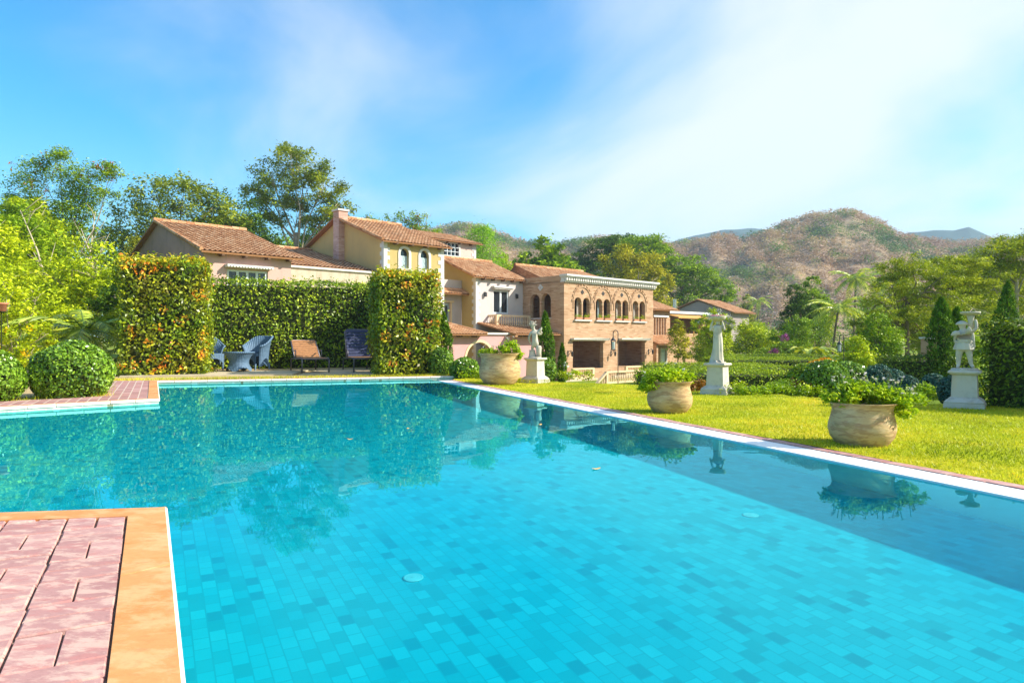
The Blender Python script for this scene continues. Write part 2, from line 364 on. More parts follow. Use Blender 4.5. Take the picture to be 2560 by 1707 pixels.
def coping(name, pts, width, z, seg=0.55, gap=0.004, th=0.035, out=1):
    """slabs laid along a line of points, on its left side; a pale rounded nose on the pool side"""
    mb = MB(); P = [Vector((*p, 0)) for p in pts]; L = [(P[i + 1] - P[i]).normalized() for i in range(len(P) - 1)]
    N = [Vector((-l.y, l.x, 0)) for l in L]
    def mit(i, d):
        if i == 0: return P[0] + N[0] * d
        if i == len(P) - 1: return P[-1] + N[-1] * d
        n = (N[i - 1] + N[i]); n.normalize(); return P[i] + n * (d / max(0.3, n.dot(N[i])))
    for i in range(len(P) - 1):
        ln = (P[i + 1] - P[i]).length; k = max(1, round(ln / seg)); a0, a1, b0, b1 = mit(i, -0.012), mit(i + 1, -0.012), mit(i, width), mit(i + 1, width)
        for j in range(k):
            t0 = j / k + gap / ln * (j > 0); t1 = (j + 1) / k - gap / ln * (j < k - 1); c = 0.010
            A, B, Cc, D = a0.lerp(a1, t0), a0.lerp(a1, t1), b0.lerp(b1, t1), b0.lerp(b1, t0)
            ai, bi = A + N[i] * c, B + N[i] * c; dz = random.uniform(-0.001, 0.001)
            q = lambda p, h: (p.x, p.y, z + h + dz)
            mb.add([q(A, -th), q(B, -th), q(B, -c), q(A, -c), q(bi, 0), q(ai, 0), q(Cc, 0), q(D, 0), q(Cc, -th), q(D, -th)],
                   [(0, 1, 2, 3)], 1, 0.5)
            mb.add([q(A, -th), q(B, -th), q(B, -c), q(A, -c), q(bi, 0), q(ai, 0), q(Cc, 0), q(D, 0), q(Cc, -th), q(D, -th)], [(6, 8, 9, 7), (1, 8, 6, 4, 2), (0, 3, 5, 7, 9), (0, 9, 8, 1)], 0)
            mb.add([q(A, -c), q(B, -c), q(bi, 0), q(ai, 0)], [(0, 1, 2, 3)], 1, 0.5)
            mb.add([q(ai, 0), q(bi, 0), q(Cc, 0), q(D, 0)], [(0, 1, 2, 3)], 0)
    return tag(mb.build(name, [M_COPING, M_EDGE]), kind='structure')
# near deck: basket-weave pavers with open joints, coping along the pool
dk = MB(); ddir = (Vector(DK_C) - Vector(DK_F)).normalized(); dn = Vector((-ddir.y, ddir.x)); bk = (Vector(DK_L) - Vector(DK_C)).normalized()
cw = 0.150
bn = Vector((-bk.y, bk.x))
if bn.dot(-ddir) < 0: bn = -bn
def inside_deck(p): return (Vector(p) - Vector(DK_C)).dot(dn) > cw + 0.004 and (Vector(p) - Vector(DK_C)).dot(bn) > 0.105
cell = 0.234; g = 0.009; ang = math.atan2(ddir.y, ddir.x)
def clip_poly(poly, p0, n, d):
    out = []
    for i in range(len(poly)):
        a, b = poly[i], poly[(i + 1) % len(poly)]; da = (a - p0).dot(n) - d; db = (b - p0).dot(n) - d
        if da >= 0: out.append(a)
        if da * db < 0: out.append(a + (b - a) * (da / (da - db)))
    return out
rd = random.Random(3)
for i in range(0, 26):
    for j in range(-24, 9):
        s0 = cw + 0.003 + i * cell; t0 = j * cell
        for k in (0, 1):
            if (i + j) % 2 == 0: rect = (s0, s0 + cell, t0 + k * cell / 2, t0 + (k + 1) * cell / 2)
            else: rect = (s0 + k * cell / 2, s0 + (k + 1) * cell / 2, t0, t0 + cell)
            gg = [g * rd.uniform(0.15, 0.75) for _ in range(4)]
            r4 = [(rect[0] + gg[0], rect[2] + gg[1]), (rect[1] - gg[2], rect[2] + gg[1]), (rect[1] - gg[2], rect[3] - gg[3]), (rect[0] + gg[0], rect[3] - gg[3])]
            pl = [Vector(DK_C) + dn * (s + rd.uniform(-.0015, .0015)) + ddir * (t + rd.uniform(-.0015, .0015)) for s, t in r4]
            pl = clip_poly(pl, Vector(DK_C), bn, 0.103)
            if len(pl) < 3 or max(p.y for p in pl) < 0.2 or min(p.x for p in pl) < -6: continue
            ar = sum(pl[q].x * pl[(q + 1) % len(pl)].y - pl[(q + 1) % len(pl)].x * pl[q].y for q in range(len(pl)))
            if ar < 0: pl.reverse()
            if abs(ar) < 0.002: continue
            c = sum(pl, Vector((0, 0))) / len(pl); z = rd.uniform(-0.0025, 0.0015); tilt = (rd.uniform(-.006, .006), rd.uniform(-.006, .006))
            zz = lambda p: z + (p.x - c.x) * tilt[0] + (p.y - c.y) * tilt[1]
            n = len(pl); ins = [p + (c - p).normalized() * 0.006 for p in pl]
            dk.add([(p.x, p.y, -0.03) for p in pl] + [(p.x, p.y, zz(p) - 0.005) for p in pl] + [(p.x, p.y, zz(p)) for p in ins],
                   [tuple(range(2 * n, 3 * n))] + [(q, (q + 1) % n, n + (q + 1) % n, n + q) for q in range(n)] + [(n + q, n + (q + 1) % n, 2 * n + (q + 1) % n, 2 * n + q) for q in range(n)], 0, rd.random())
tag(dk.build('paved_deck', M_PAVER), kind='structure')
bd = MB(); bd.add([(p[0], p[1], -0.016) for p in (DK_L, DK_C, DK_F, DK_B, (-8, -3))], [(0, 4, 3, 2, 1)])
tag(bd.build('deck_bed', M_GROUT), kind='structure')
coping('deck_coping', [DK_B, DK_F, DK_C, DK_L], cw, 0.003, seg=0.9)
coping('bank_coping', [LEFT, STEP, FAR_L, FAR_R], 0.13, 0.003, seg=0.3)
M_PAVE2 = tilegrid('bank_paving', (0.40, 0.20, 0.18), (0.30, 0.14, 0.12), (0.50, 0.30, 0.27), -117.5, 0.23, 0.115, (0.55, 0.45, 0.36), gw=0.07, rough=0.8, wear=0.5)
bp = MB()
bp.add([(x, y, -0.006) for x, y in [(-9.6, 5.15), (-4.9, 9.38), (-6.95, 13.2), (-1.0, 15.1), (-1.06, 15.32), (-7.2, 13.4), (-8.1, 13.2), (-6.0, 9.5), (-9.9, 5.8)]], [tuple(range(9))])
tag(bp.build('bank_paving', M_PAVE2), kind='structure')
br = MB()
for k in range(70):
    t0 = k / 70; t1 = (k + 1) / 70 - 0.0006
    p = [Vector((*off(IN0, 0.245), 0)).lerp(Vector((*off(IN1, 0.245), 0)), t) for t in (t0, t1)]; q = [Vector((*off(IN0, 0.34), 0)).lerp(Vector((*off(IN1, 0.34), 0)), t) for t in (t0, t1)]
    br.prism([(q[0].x, q[0].y), (p[0].x, p[0].y), (p[1].x, p[1].y), (q[1].x, q[1].y)], -0.2, -0.046 + random.uniform(-.002, .002))
tag(br.build('brick_edging', M_PAVER), kind='structure')
# end block of the far rim, blue shade put into its tile colour
eb = MB(); wallseg(eb, (-1.35, 14.864), FAR_R, 0.24, -0.35, -0.032)
tag(eb.build('rim_end', M_DKTILE), kind='structure')

# lawn, lower garden and the ground to the horizon
def grassmat(name, g1, g2, dry, dry_amt=0.6, scale=0.5):
    t = NT(name); v = t.coord('Object'); a = t.noise(v, scale, 5, 0.6); b = t.noise(v, 14, 6, 0.7); c = t.noise(t.coord('Object', loc=(4, 9, 0)), scale * 2.2, 5, 0.65, 0.4)
    col = t.mix(b, g1, g2); col = t.mix(t.math('MULTIPLY', t.step(a, 0.46, 0.66), dry_amt), col, dry); col = t.mix(t.math('MULTIPLY', t.step(c, 0.55, 0.75), dry_amt * 0.7), col, [dry[0] * 0.9, dry[1] * 0.68, dry[2]])
    return t.done(t.pbr(col, 0.95, 0.05, t.bump(b, 0.8, 0.03)))
M_LAWN = grassmat('lawn', (0.22, 0.28, 0.008), (0.42, 0.46, 0.015), (0.56, 0.44, 0.03), 0.75)
M_LAWN2 = grassmat('rough_grass', (0.10, 0.18, 0.02), (0.22, 0.28, 0.03), (0.34, 0.28, 0.08), 0.7, 0.1)
M_SOIL = grassmat('bare_soil', (0.40, 0.28, 0.13), (0.52, 0.39, 0.20), (0.60, 0.48, 0.27), 0.6, 0.6)
LZ = -0.05
lawn_edge = [(-1.3, 16.2), (0.3, 14.2), (1.0, 13.4), (2.2, 12.6), (3.1, 11.3), (4.4, 9.9), (5.3, 9.1), (6.6, 8.5), (14, 6.5)]
def smooth(a, b, x):
    t = min(1, max(0, (x - a) / (b - a))); return t * t * (3 - 2 * t)
def terrain(x, y):
    """height of the open ground"""
    lawn_d = (y - (15.6 - 0.95 * (x + 1))) / 1.4      # rough distance past the lawn edge
    low = -2.25 + 1.35 * smooth(3.0, 8.0, x - 0.22 * y) * (1 - smooth(38, 60, y)) + 0.9 * smooth(6, 20, x - 0.4 * y)
    left = smooth(-3.2, -6.5, x + 0.06 * (y - 15)) if y < 30 else smooth(-8, -18, x)
    base = low + (-0.03 - low) * left * (1 - 0.5 * smooth(22, 40, y))
    f = smooth(0.0, 4.5, lawn_d)
    near = -0.08
    h = near + (base - near) * f
    h += 0.012 * max(0, y - 85) + 3.0 * smooth(-25, -60, x) * smooth(20, 50, y)
    return h
gm = MB(); xs = np.concatenate([np.linspace(-1500, -70, 16), np.linspace(-60, -14, 16), np.linspace(-12, 26, 77), np.linspace(28, 90, 20), np.linspace(110, 1500, 16)])
ys = np.concatenate([np.linspace(-60, -4, 6), np.linspace(-2, 40, 85), np.linspace(42, 110, 30), np.linspace(130, 1800, 22)])
def in_poly(p, poly):
    c = False; n = len(poly)
    for i in range(n):
        (x0, y0), (x1, y1) = poly[i], poly[(i + 1) % n]
        if (y0 > p[1]) != (y1 > p[1]) and p[0] < (x1 - x0) * (p[1] - y0) / (y1 - y0) + x0: c = not c
    return c
def terr_z(x, y):
    h = terrain(x, y)
    basin = (-9.8 < x < 6.6 and y < 16.4)
    return min(h, -0.10) - (1.5 if basin and in_poly((x, y), [(-12, 3.9), (-5.6, 9.6), (-7.3, 13.9), (-0.6, 15.9), (0.2, 13.6), (7.5, -5), (-12, -5)]) else 0)
gv = [(x, y, terr_z(x, y)) for y in ys for x in xs]; nx = len(xs)
gm.add(gv, [(j * nx + i, j * nx + i + 1, (j + 1) * nx + i + 1, (j + 1) * nx + i) for j in range(len(ys) - 1) for i in range(nx - 1)], 0, 0.5)
tag(gm.build('ground', M_LAWN2, smooth=True), kind='structure')
lm = MB(); p0, p1 = off(IN0, 0.335), off(IN1, 0.335)
ring = [p1, (14, -1)] + list(reversed(lawn_edge)) + [(-0.99, 15.28), (-1.02, 14.93)] + [p0]
# lawn as a gently uneven sheet: clip a fine grid against the ring
def lawn_h(x, y): return LZ + 0.010 * math.sin(x * 1.7 + y * 0.6) * math.cos(y * 1.3 - x * 0.4)
st = 0.18
gx = np.arange(-1.6, 14.2, st); gy = np.arange(-1.0, 16.4, st)
for yy in gy:
    for xx in gx:
        pl = [Vector((xx, yy)), Vector((xx + st, yy)), Vector((xx + st, yy + st)), Vector((xx, yy + st))]
        cin = [in_poly(p, ring) for p in pl]
        if not any(cin): continue
        if not all(cin):
            pl = clip_poly(pl, Vector(p0), Vector((EN.x, EN.y)), 0.0)
            if len(pl) < 3: continue
        lm.add([(p.x, p.y, lawn_h(p.x, p.y)) for p in pl], [tuple(range(len(pl)))], 0, 0.5)
tag(lm.build('lawn', M_LAWN, smooth=True), kind='structure')
# soil and slabs on the far and left banks
sb = MB(); sb.add([(x, y, -0.014) for x, y in [(-9.9, 5.7), (-6.0, 9.4), (-8.1, 13.1), (-7.2, 13.35), (-1.0, 15.25), (-0.9, 16.2), (-2.5, 22.0), (-16, 17), (-16, 5.7)]], [tuple(range(9))])
tag(sb.build('soil', M_SOIL), kind='structure')
M_CONC = plain('concrete', (0.50, 0.42, 0.28), 0.9, 0.1, 0.18, 3, 0.3)
ps = MB(); ps.prism([(-8.4, 14.6), (-5.0, 15.55), (-5.25, 17.6), (-9.4, 16.6)], -0.05, 0.012); ps.prism([(-4.85, 15.6), (-2.6, 16.2), (-2.9, 18.6), (-5.1, 18.0)], -0.05, 0.004)
tag(ps.build('patio', M_CONC), kind='structure')
# grass blades
def blades(name, P, h, mat):
    N = len(P); a = RNG.random(N) * 6.283; hh = h * (0.5 + RNG.random(N)); w = 0.0035 + 0.003 * RNG.random(N)
    lean = RNG.normal(size=(N, 2)) * 0.55; V = np.empty((N, 3, 3))
    V[:, 0] = P + np.stack([np.cos(a) * w, np.sin(a) * w, np.zeros(N)], 1); V[:, 1] = P - np.stack([np.cos(a) * w, np.sin(a) * w, np.zeros(N)], 1)
    V[:, 2] = P + np.stack([lean[:, 0] * hh, lean[:, 1] * hh, hh], 1)
    me = bpy.data.meshes.new(name); me.vertices.add(N * 3); me.vertices.foreach_set('co', V.ravel()); me.loops.add(N * 3); me.loops.foreach_set('vertex_index', np.arange(N * 3, dtype=np.int32))
    me.polygons.add(N); me.polygons.foreach_set('loop_start', np.arange(0, N * 3, 3, dtype=np.int32))
    me.update(calc_edges=True); me.materials.append(mat); at = me.attributes.new('rnd', 'FLOAT', 'FACE'); pt = np.sin(P[:, 0] * 1.9 + P[:, 1] * .7) * np.cos(P[:, 1] * 1.6 - P[:, 0] * .5) + .6 * np.sin(P[:, 0] * 4.3 - P[:, 1] * 3.1) + .5 * np.sin(P[:, 0] * .9 + 2 + P[:, 1] * 2.4)
    at.data.foreach_set('value', np.clip(RNG.random(N) * .62 + .19 + .17 * pt, 0, 1)); me.validate()
    return link(name, me)
M_BLADE = leafmat('grass_blade', [(0, (0.16, 0.24, 0.012)), (0.5, (0.28, 0.38, 0.02)), (0.8, (0.44, 0.45, 0.04)), (1, (0.52, 0.40, 0.10))], 0.5, 0.35, 0.2, 0.35)
P = []
while len(P) < 90000:
    Y = RNG.random(40000); y = 3.3 + 12.5 * Y ** 1.25; x = -1.5 + RNG.random(40000) * 12
    for xx, yy in zip(x, y):
        if (xx - p0[0]) * EN.x + (yy - p0[1]) * EN.y > 0.0 and abs(xx / yy) < 1.15 and in_poly((xx, yy), ring): P.append((xx, yy, lawn_h(xx, yy) - 0.003))
tag(blades('grass', np.array(P[:90000]), 0.021, M_BLADE), 'short sunlit lawn grass between the white pool edge and the statues', 'grass', kind='stuff')
# ragged grass line between far coping and slab, and along the left bank
P = []
for (a, b, n, wd) in [((-8.6, 13.35), (-1.0, 15.42), 5200, 0.10), ((-9.6, 6.2), (-5.9, 9.9), 2400, 0.12), ((-8.1, 13.3), (-5.9, 9.6), 1200, 0.08), ((-1.0, 15.4), (0.5, 13.2), 2500, 0.12)]:
    a, b = Vector(a), Vector(b); d = b - a; nn = Vector((-d.y, d.x)).normalized()
    for _ in range(n):
        t = random.random(); q = a + d * t + nn * (random.gauss(0.06, wd)); P.append((q.x, q.y, -0.02))
tag(blades('grass_edge', np.array(P), 0.05, M_BLADE), 'ragged strip of grass behind the far pool coping', 'grass', kind='stuff')
#@@BUILDINGS
# ------------------------------------------------------------------ the villa; all its houses share one street grid
VO = Vector((3.81, 50.0, 0)); VR = R(43.3); GZ = -2.25
VU = Vector((math.cos(VR), math.sin(VR), 0)); VV = Vector((-math.sin(VR), math.cos(VR), 0))
def vp(u, v, z=0): return VO + VU * u + VV * v + Vector((0, 0, z))
EACH = {'rafter', 'lintel_slab', 'side_sill', 'post', 'baluster', 'shutter', 'quoin', 'porch_wall', 'plinth'}
class House:
    """u along the fronts, v to the back; parts are given in the shared grid and moved to the house's own base"""
    def __init__(self, name, label, cat, u, v, z=GZ, group=None):
        self.o = (u, v, z); self.t = thing(name, label, cat, vp(u, v, z), VR, group)
    def part(self, name, mb, mats, parent=None, smooth=False, label=None):
        if name in EACH:
            for q in islands(mb): o = self._part(name, q, mats, parent, smooth, label)
            return o
        return self._part(name, mb, mats, parent, smooth, label)
    def _part(self, name, mb, mats, parent=None, smooth=False, label=None):
        for i, p in enumerate(mb.v): mb.v[i] = (p[0] - self.o[0], p[1] - self.o[1], p[2] - self.o[2])
        o = mb.build(name, mats, parent or self.t, smooth)
        if label: o['label'] = label
        return o
def islands(mb):
    par = list(range(len(mb.v)))
    def find(a):
        while par[a] != a: par[a] = par[par[a]]; a = par[a]
        return a
    for f in mb.f:
        r0 = find(f[0])
        for i in f[1:]: par[find(i)] = r0
    groups = {}
    for k, f in enumerate(mb.f): groups.setdefault(find(f[0]), []).append(k)
    out = []
    for fs in groups.values():
        m = MB(); idx = {}
        for k in fs:
            nf = []
            for i in mb.f[k]:
                if i not in idx: idx[i] = len(m.v); m.v.append(mb.v[i])
                nf.append(idx[i])
            m.f.append(nf); m.m.append(mb.m[k]); m.r.append(mb.r[k])
        out.append(m)
    return out
def brickmat(name, c1, c2, c3, mortar):
    t = NT(name); c = t.n('ShaderNodeTexCoord'); s = t.n('ShaderNodeSeparateXYZ'); t.l(c.outputs['Object'], s.inputs[0])
    cmb = t.n('ShaderNodeCombineXYZ'); t.l(t.math('ADD', s.outputs[0], s.outputs[1]), cmb.inputs[0]); t.l(s.outputs[2], cmb.inputs[1])
    b = t.n('ShaderNodeTexBrick', offset=0.5); b.inputs['Scale'].default_value = 1; b.inputs['Brick Width'].default_value = 0.42; b.inputs['Row Height'].default_value = 0.085
    b.inputs['Mortar Size'].default_value = 0.008; b.inputs['Color1'].default_value = (0, 0, 0, 1); b.inputs['Color2'].default_value = (1, 1, 1, 1); b.inputs['Mortar'].default_value = (.5, .5, .5, 1)
    t.l(cmb.outputs[0], b.inputs['Vector']); rb = t.n('ShaderNodeRGBToBW'); t.l(b.outputs['Color'], rb.inputs[0])
    col = t.ramp(rb.outputs[0], [(0, c1), (0.25, c2), (0.75, c2), (1, c3)])
    st = t.n('ShaderNodeMapping'); st.inputs['Scale'].default_value = (0.5, 6.0, 1); t.l(cmb.outputs[0], st.inputs[0])
    f = t.noise(st.outputs[0], 1.0, 6, 0.65, 0.3); col = t.mix(t.math('MULTIPLY', t.step(f, 0.5, 0.72), 0.55), col, c1)
    g = t.noise(t.coord('Object'), 0.6, 4, 0.6); col = t.mix(t.math('MULTIPLY', t.step(g, 0.5, 0.8), 0.45), col, [min(1, x * 1.3) for x in c3])
    col = t.mix(b.outputs['Fac'], col, mortar)
    return t.done(t.pbr(col, 0.9, 0.1, t.bump(b.outputs['Fac'], -0.4, 0.02)))
M_BRICK = brickmat('tan_brick', (0.30, 0.155, 0.075), (0.46, 0.285, 0.175), (0.57, 0.385, 0.25), (0.46, 0.31, 0.19))
M_RUBBLE = plaster('rubble_stone', (0.56, 0.47, 0.36), (0.40, 0.28, 0.18), 0.8, 1.6)
M_PINK = plaster('pink_plaster', (0.60, 0.37, 0.32), (0.40, 0.29, 0.24), 0.6, 0.7)
M_ROSE = plaster('rose_plaster', (0.62, 0.33, 0.32), (0.48, 0.25, 0.24), 0.5, 0.8)
M_YELLOW = plaster('yellow_plaster', (0.49, 0.37, 0.155), (0.45, 0.31, 0.135), 0.5, 0.6)
M_LAV = plaster('lavender_plaster', (0.56, 0.49, 0.47), (0.46, 0.40, 0.38), 0.5, 0.7)
M_PALEP = plaster('pale_pink_plaster', (0.62, 0.47, 0.41), (0.50, 0.38, 0.33), 0.4, 0.7)
M_TRIM = plain('white_trim', (0.62, 0.59, 0.55), 0.8, 0.15, 0.1, 5, 0.15)
M_CREAM = plain('cream_stone', (0.72, 0.55, 0.34), 0.8, 0.15, 0.12, 7, 0.15)
M_WOOD = plain('dark_wood', (0.13, 0.07, 0.04), 0.7, 0.2, 0.3, 9, 0.2)
M_SHUT = plain('shutter_paint', (0.42, 0.52, 0.56), 0.6, 0.25, 0.12, 5)
M_FRAMEW = plain('window_paint', (0.66, 0.70, 0.72), 0.55, 0.3, 0.06, 6)
M_CURT = plain('curtain', (0.72, 0.66, 0.60), 0.9, 0.05, 0.1, 10)
M_IRON = plain('black_iron', (0.03, 0.028, 0.03), 0.5, 0.4, 0.3, 10)
M_FLOORIN = plain('floor_tile', (0.35, 0.20, 0.12), 0.7, 0.2, 0.2, 4)
def glassmat(name, c=(0.02, 0.025, 0.03)):
    t = NT(name); return t.done(t.pbr(c, 0.06, 0.6, t.bump(t.noise(t.coord('Object'), 3, 2), 0.05, 0.02)))
M_GLASS = glassmat('window_glass')
def roofmat():
    t = NT('clay_tile'); col = t.ramp(t.attr(), [(0, (0.32, 0.14, 0.065)), (0.3, (0.47, 0.23, 0.11)), (0.7, (0.57, 0.31, 0.16)), (1, (0.66, 0.42, 0.25))])
    n = t.noise(t.coord('Object'), 0.7, 5, 0.6); col = t.mix(t.math('MULTIPLY', t.step(n, 0.5, 0.75), 0.55), col, (0.30, 0.17, 0.10))
    return t.done(t.pbr(col, 0.85, 0.15))
M_ROOF = roofmat()
def wall(mb, p0, p1, z0, z1, ops=(), th=0.3, m=0, mr=None, inward=None, jamb=True):
    """wall from p0 to p1 in (u,v); ops: (s0,s1,zb,zt[,arch rise]) cut through it with jambs th deep"""
    P0, P1 = Vector(p0), Vector(p1); L = (P1 - P0).length; d = (P1 - P0) / L; n = Vector(inward) if inward else Vector((-d.y, d.x)); mr = m if mr is None else mr
    def q(s, z, k=0): return (P0.x + d.x * s + n.x * k, P0.y + d.y * s + n.y * k, z)
    ops = [tuple(o) + ((0,) if len(o) == 4 else ()) for o in ops]
    ss = sorted({0, L} | {o[0] for o in ops} | {o[1] for o in ops}); zs = sorted({z0, z1} | {o[2] for o in ops} | {o[3] + o[4] for o in ops})
    for i in range(len(ss) - 1):
        for j in range(len(zs) - 1):
            sc, zc = (ss[i] + ss[i + 1]) / 2, (zs[j] + zs[j + 1]) / 2
            if any(o[0] < sc < o[1] and o[2] < zc < o[3] + o[4] for o in ops): continue
            mb.quad(q(ss[i], zs[j]), q(ss[i + 1], zs[j]), q(ss[i + 1], zs[j + 1]), q(ss[i], zs[j + 1]), m)
            mb.quad(q(ss[i], zs[j], th), q(ss[i], zs[j + 1], th), q(ss[i + 1], zs[j + 1], th), q(ss[i + 1], zs[j], th), m)
    for s0, s1, zb, zt, rise in ops:
        path = [(s0, zb), (s0, zt)]
        if rise:
            K = 12; pts = [((s0 + s1) / 2 - (s1 - s0) / 2 * math.cos(math.pi * k / K), zt + rise * math.sin(math.pi * k / K)) for k in range(K + 1)]
            for a, b in zip(pts, pts[1:]):
                for kk in (0, th): mb.quad(q(*a, kk), q(*b, kk), q(b[0], zt + rise, kk), q(a[0], zt + rise, kk), m)
            path += pts[1:-1]
        path += [(s1, zt), (s1, zb)]
        if jamb:
            for a, b in zip(path, path[1:] + path[:1]): mb.quad(q(*a), q(*b), q(*b, th), q(*a, th), mr)
def gable(mb, p0, p1, z0, zp, th=0.3, m=0):
    P0, P1 = Vector(p0), Vector(p1); mid = (P0 + P1) / 2; d = (P1 - P0).normalized(); n = Vector((-d.y, d.x)) * th
    f = [(P0.x, P0.y, z0), (P1.x, P1.y, z0), (mid.x, mid.y, zp)]; b = [(x + n.x, y + n.y, z) for x, y, z in f]
    mb.add(f + b, [(0, 1, 2), (5, 4, 3), (0, 2, 5, 3), (1, 4, 5, 2)], m)
def roofslope(mb, A, B, Cc, D, pitch=0.24, row=0.34, th=0.09, seed=0, amp=0.045):
    """barrel-tiled slope: eave A->B, ridge D->C above it"""
    A, B, Cc, D = map(Vector, (A, B, Cc, D)); W = max((B - A).length, (Cc - D).length); H = max((D - A).length, (Cc - B).length)
    nc = max(2, int(W / pitch)); nr = max(2, int(H / row)); nn = (B - A).cross(D - A).normalized()
    if nn.z < 0: nn = -nn
    sub = 4; rr = random.Random(seed + int(W * 100)); prof = [math.sin(math.pi * k / sub) if True else 0 for k in range(sub)]
    def pt(s, t, h): return (A.lerp(B, s)).lerp(D.lerp(Cc, s), t) + nn * h
    for j in range(nr):
        rv = [rr.random() for _ in range(nc)]; vs = []; n = nc * sub + 1
        for e in (0, 1):
            for k in range(n):
                hh = amp * abs(math.sin(math.pi * k / sub)) if False else amp * (0.5 - 0.5 * math.cos(2 * math.pi * k / sub))
                vs.append(pt(k / (n - 1), (j + e * 1.04) / nr, hh + (0.032 if e == 0 else 0.0) + th))
        b = len(mb.v); mb.v.extend([tuple(p) for p in vs])
        for k in range(n - 1):
            mb.f.append([b + k, b + k + 1, b + n + k + 1, b + n + k]); mb.m.append(0); mb.r.append(min(1, max(0, rv[k // sub] * 0.8 + 0.1 + rr.uniform(-.1, .1))))
    # underside board and its edges
    lo = [pt(0, 0, 0), pt(1, 0, 0), pt(1, 1, 0), pt(0, 1, 0)]; hi = [pt(0, 0, th), pt(1, 0, th), pt(1, 1, th), pt(0, 1, th)]
    mb.add(lo + hi, [(3, 2, 1, 0), (0, 1, 5, 4), (1, 2, 6, 5), (3, 0, 4, 7), (2, 3, 7, 6)], 0, 0.15)
def tilecap(mb, a, b, r=0.12):
    a, b = Vector(a), Vector(b); k = max(2, int((b - a).length / 0.4))
    for i in range(k):
        p, q = a.lerp(b, i / k), a.lerp(b, (i + 1.06) / k); mb.tube([p, q], [r * 1.08, r * 0.92], 8)
def zigzag(mb, ax, sgn, u, v, z0, z1, d0, d1):
    """toothed corner strip: stones of two lengths stacked in one piece, 3 cm proud"""
    z = z0; k = 0; P = []
    while z < z1 - 0.05:
        h = min(0.26, z1 - z); a = d0 if k % 2 else d1; P += [(a, z), (a, z + h)]; z += h; k += 1
    for s in range(0, len(P), 2):
        (a, za), (_, zb) = P[s], P[s + 1]
        for e in ((-.03, .0) if False else (-.03,)):
            if ax == 'u': mb.quad((u - sgn * .03, v + e, za), (u + sgn * a, v + e, za), (u + sgn * a, v + e, zb), (u - sgn * .03, v + e, zb))
            else: mb.quad((u + e, v - .03, za), (u + e, v + a, za), (u + e, v + a, zb), (u + e, v - .03, zb))
        if ax == 'u': mb.quad((u + sgn * a, v - .03, za), (u + sgn * a, v + .02, za), (u + sgn * a, v + .02, zb), (u + sgn * a, v - .03, zb))
        else: mb.quad((u - .03, v + a, za), (u + .02, v + a, za), (u + .02, v + a, zb), (u - .03, v + a, zb))
        if s:
            b = P[s - 1][0]
            if ax == 'u': mb.quad((u + sgn * min(a, b), v - .03, za), (u + sgn * max(a, b), v - .03, za), (u + sgn * max(a, b), v + .02, za), (u + sgn * min(a, b), v + .02, za))
            else: mb.quad((u - .03, v + min(a, b), za), (u - .03, v + max(a, b), za), (u + .02, v + max(a, b), za), (u + .02, v + min(a, b), za))
    weld(mb)
def weld(mb):
    key = {}; idx = []
    nv = []
    for q in mb.v:
        kk = tuple(round(c, 4) for c in q)
        if kk not in key: key[kk] = len(nv); nv.append(q)
        idx.append(key[kk])
    mb.v = nv; mb.f = [[idx[i] for i in f] for f in mb.f]
def quoins(mb, u, v, z0, z1): zigzag(mb, 'u', 1, u, v, z0, z1, .42, .24); zigzag(mb, 'v', 1, u, v, z0, z1, .24, .42)
def quoins_r(mb, u, v, z0, z1): zigzag(mb, 'u', -1, u, v, z0, z1, .46, .26)
def beams(mb, u0, u1, v, z, n):
    for k in range(n):
        u = u0 + (u1 - u0) * (k + 0.5) / n; mb.box(u - 0.07, u + 0.07, v - 0.45, v + 0.1, z - 0.2, z - 0.04)
def baluster(mb, x, y, z, h, r=0.065):
    mb.lathe([(r * .75, 0), (r * .75, h * .08), (r * .45, h * .12), (r, h * .38), (r * .5, h * .62), (r * .42, h * .80), (r * .7, h * .88), (r * .7, h)], 8, (x, y, z), cap=False)

# ---- brick hall with the twin arched windows
H1 = House('brick_house', 'long tan brick house with four twin arched windows under a white dentil cornice', 'house', 0, 0)
FLR = -1.4; WID = [(1.15, 2.92), (3.61, 5.37), (5.99, 7.71), (8.28, 10.0)]
ops = []
for a, b in WID:
    c = (a + b) / 2; ops += [(a, c - 0.07, 2.28, 3.55, 0.40), (c + 0.07, b, 2.28, 3.55, 0.40)]
ops += [(0.96, 4.52, FLR, 0.68), (6.43, 9.97, FLR, 0.68)]
mb = MB(); wall(mb, (0, 0), (11.12, 0), GZ - .3, 5.1, ops, 0.34)
wall(mb, (0, 4.6), (0, 0.003), GZ - .3, 5.52, [(4.6 - 3.52, 4.6 - 2.5, 2.43, 3.75, 0.5), (4.6 - 2.32, 4.6 - 1.33, 2.43, 3.75, 0.5)], 0.34)
wall(mb, (11.12, 0.003), (11.12, 7.5), GZ - .3, 5.1, [], 0.3); wall(mb, (11.12, 7.5), (0, 7.5), GZ - .3, 5.1, [], 0.3)
mb.box(0.34, 10.8, 0.34, 7.2, 1.55, 1.75, 0); mb.box(0.0, 11.1, 0.35, 7.5, 5.0, 5.12, 0)           # floors
wall(mb, (0.34, 3.2), (5.3, 3.2), FLR, 1.55, [], 0.2); wall(mb, (5.3, 3.4), (5.3, 0.34), FLR, 1.55, [], 0.2); wall(mb, (5.62, 2.6), (11.1, 2.6), FLR, 1.55, [], 0.2)
mb.box(0.35, 11.0, 0.02, 3.5, GZ - .2, FLR, 0)
H1.part('wall', mb, M_BRICK)
mb = MB()                                                                                        # cornice: slab, dentils, bed moulding
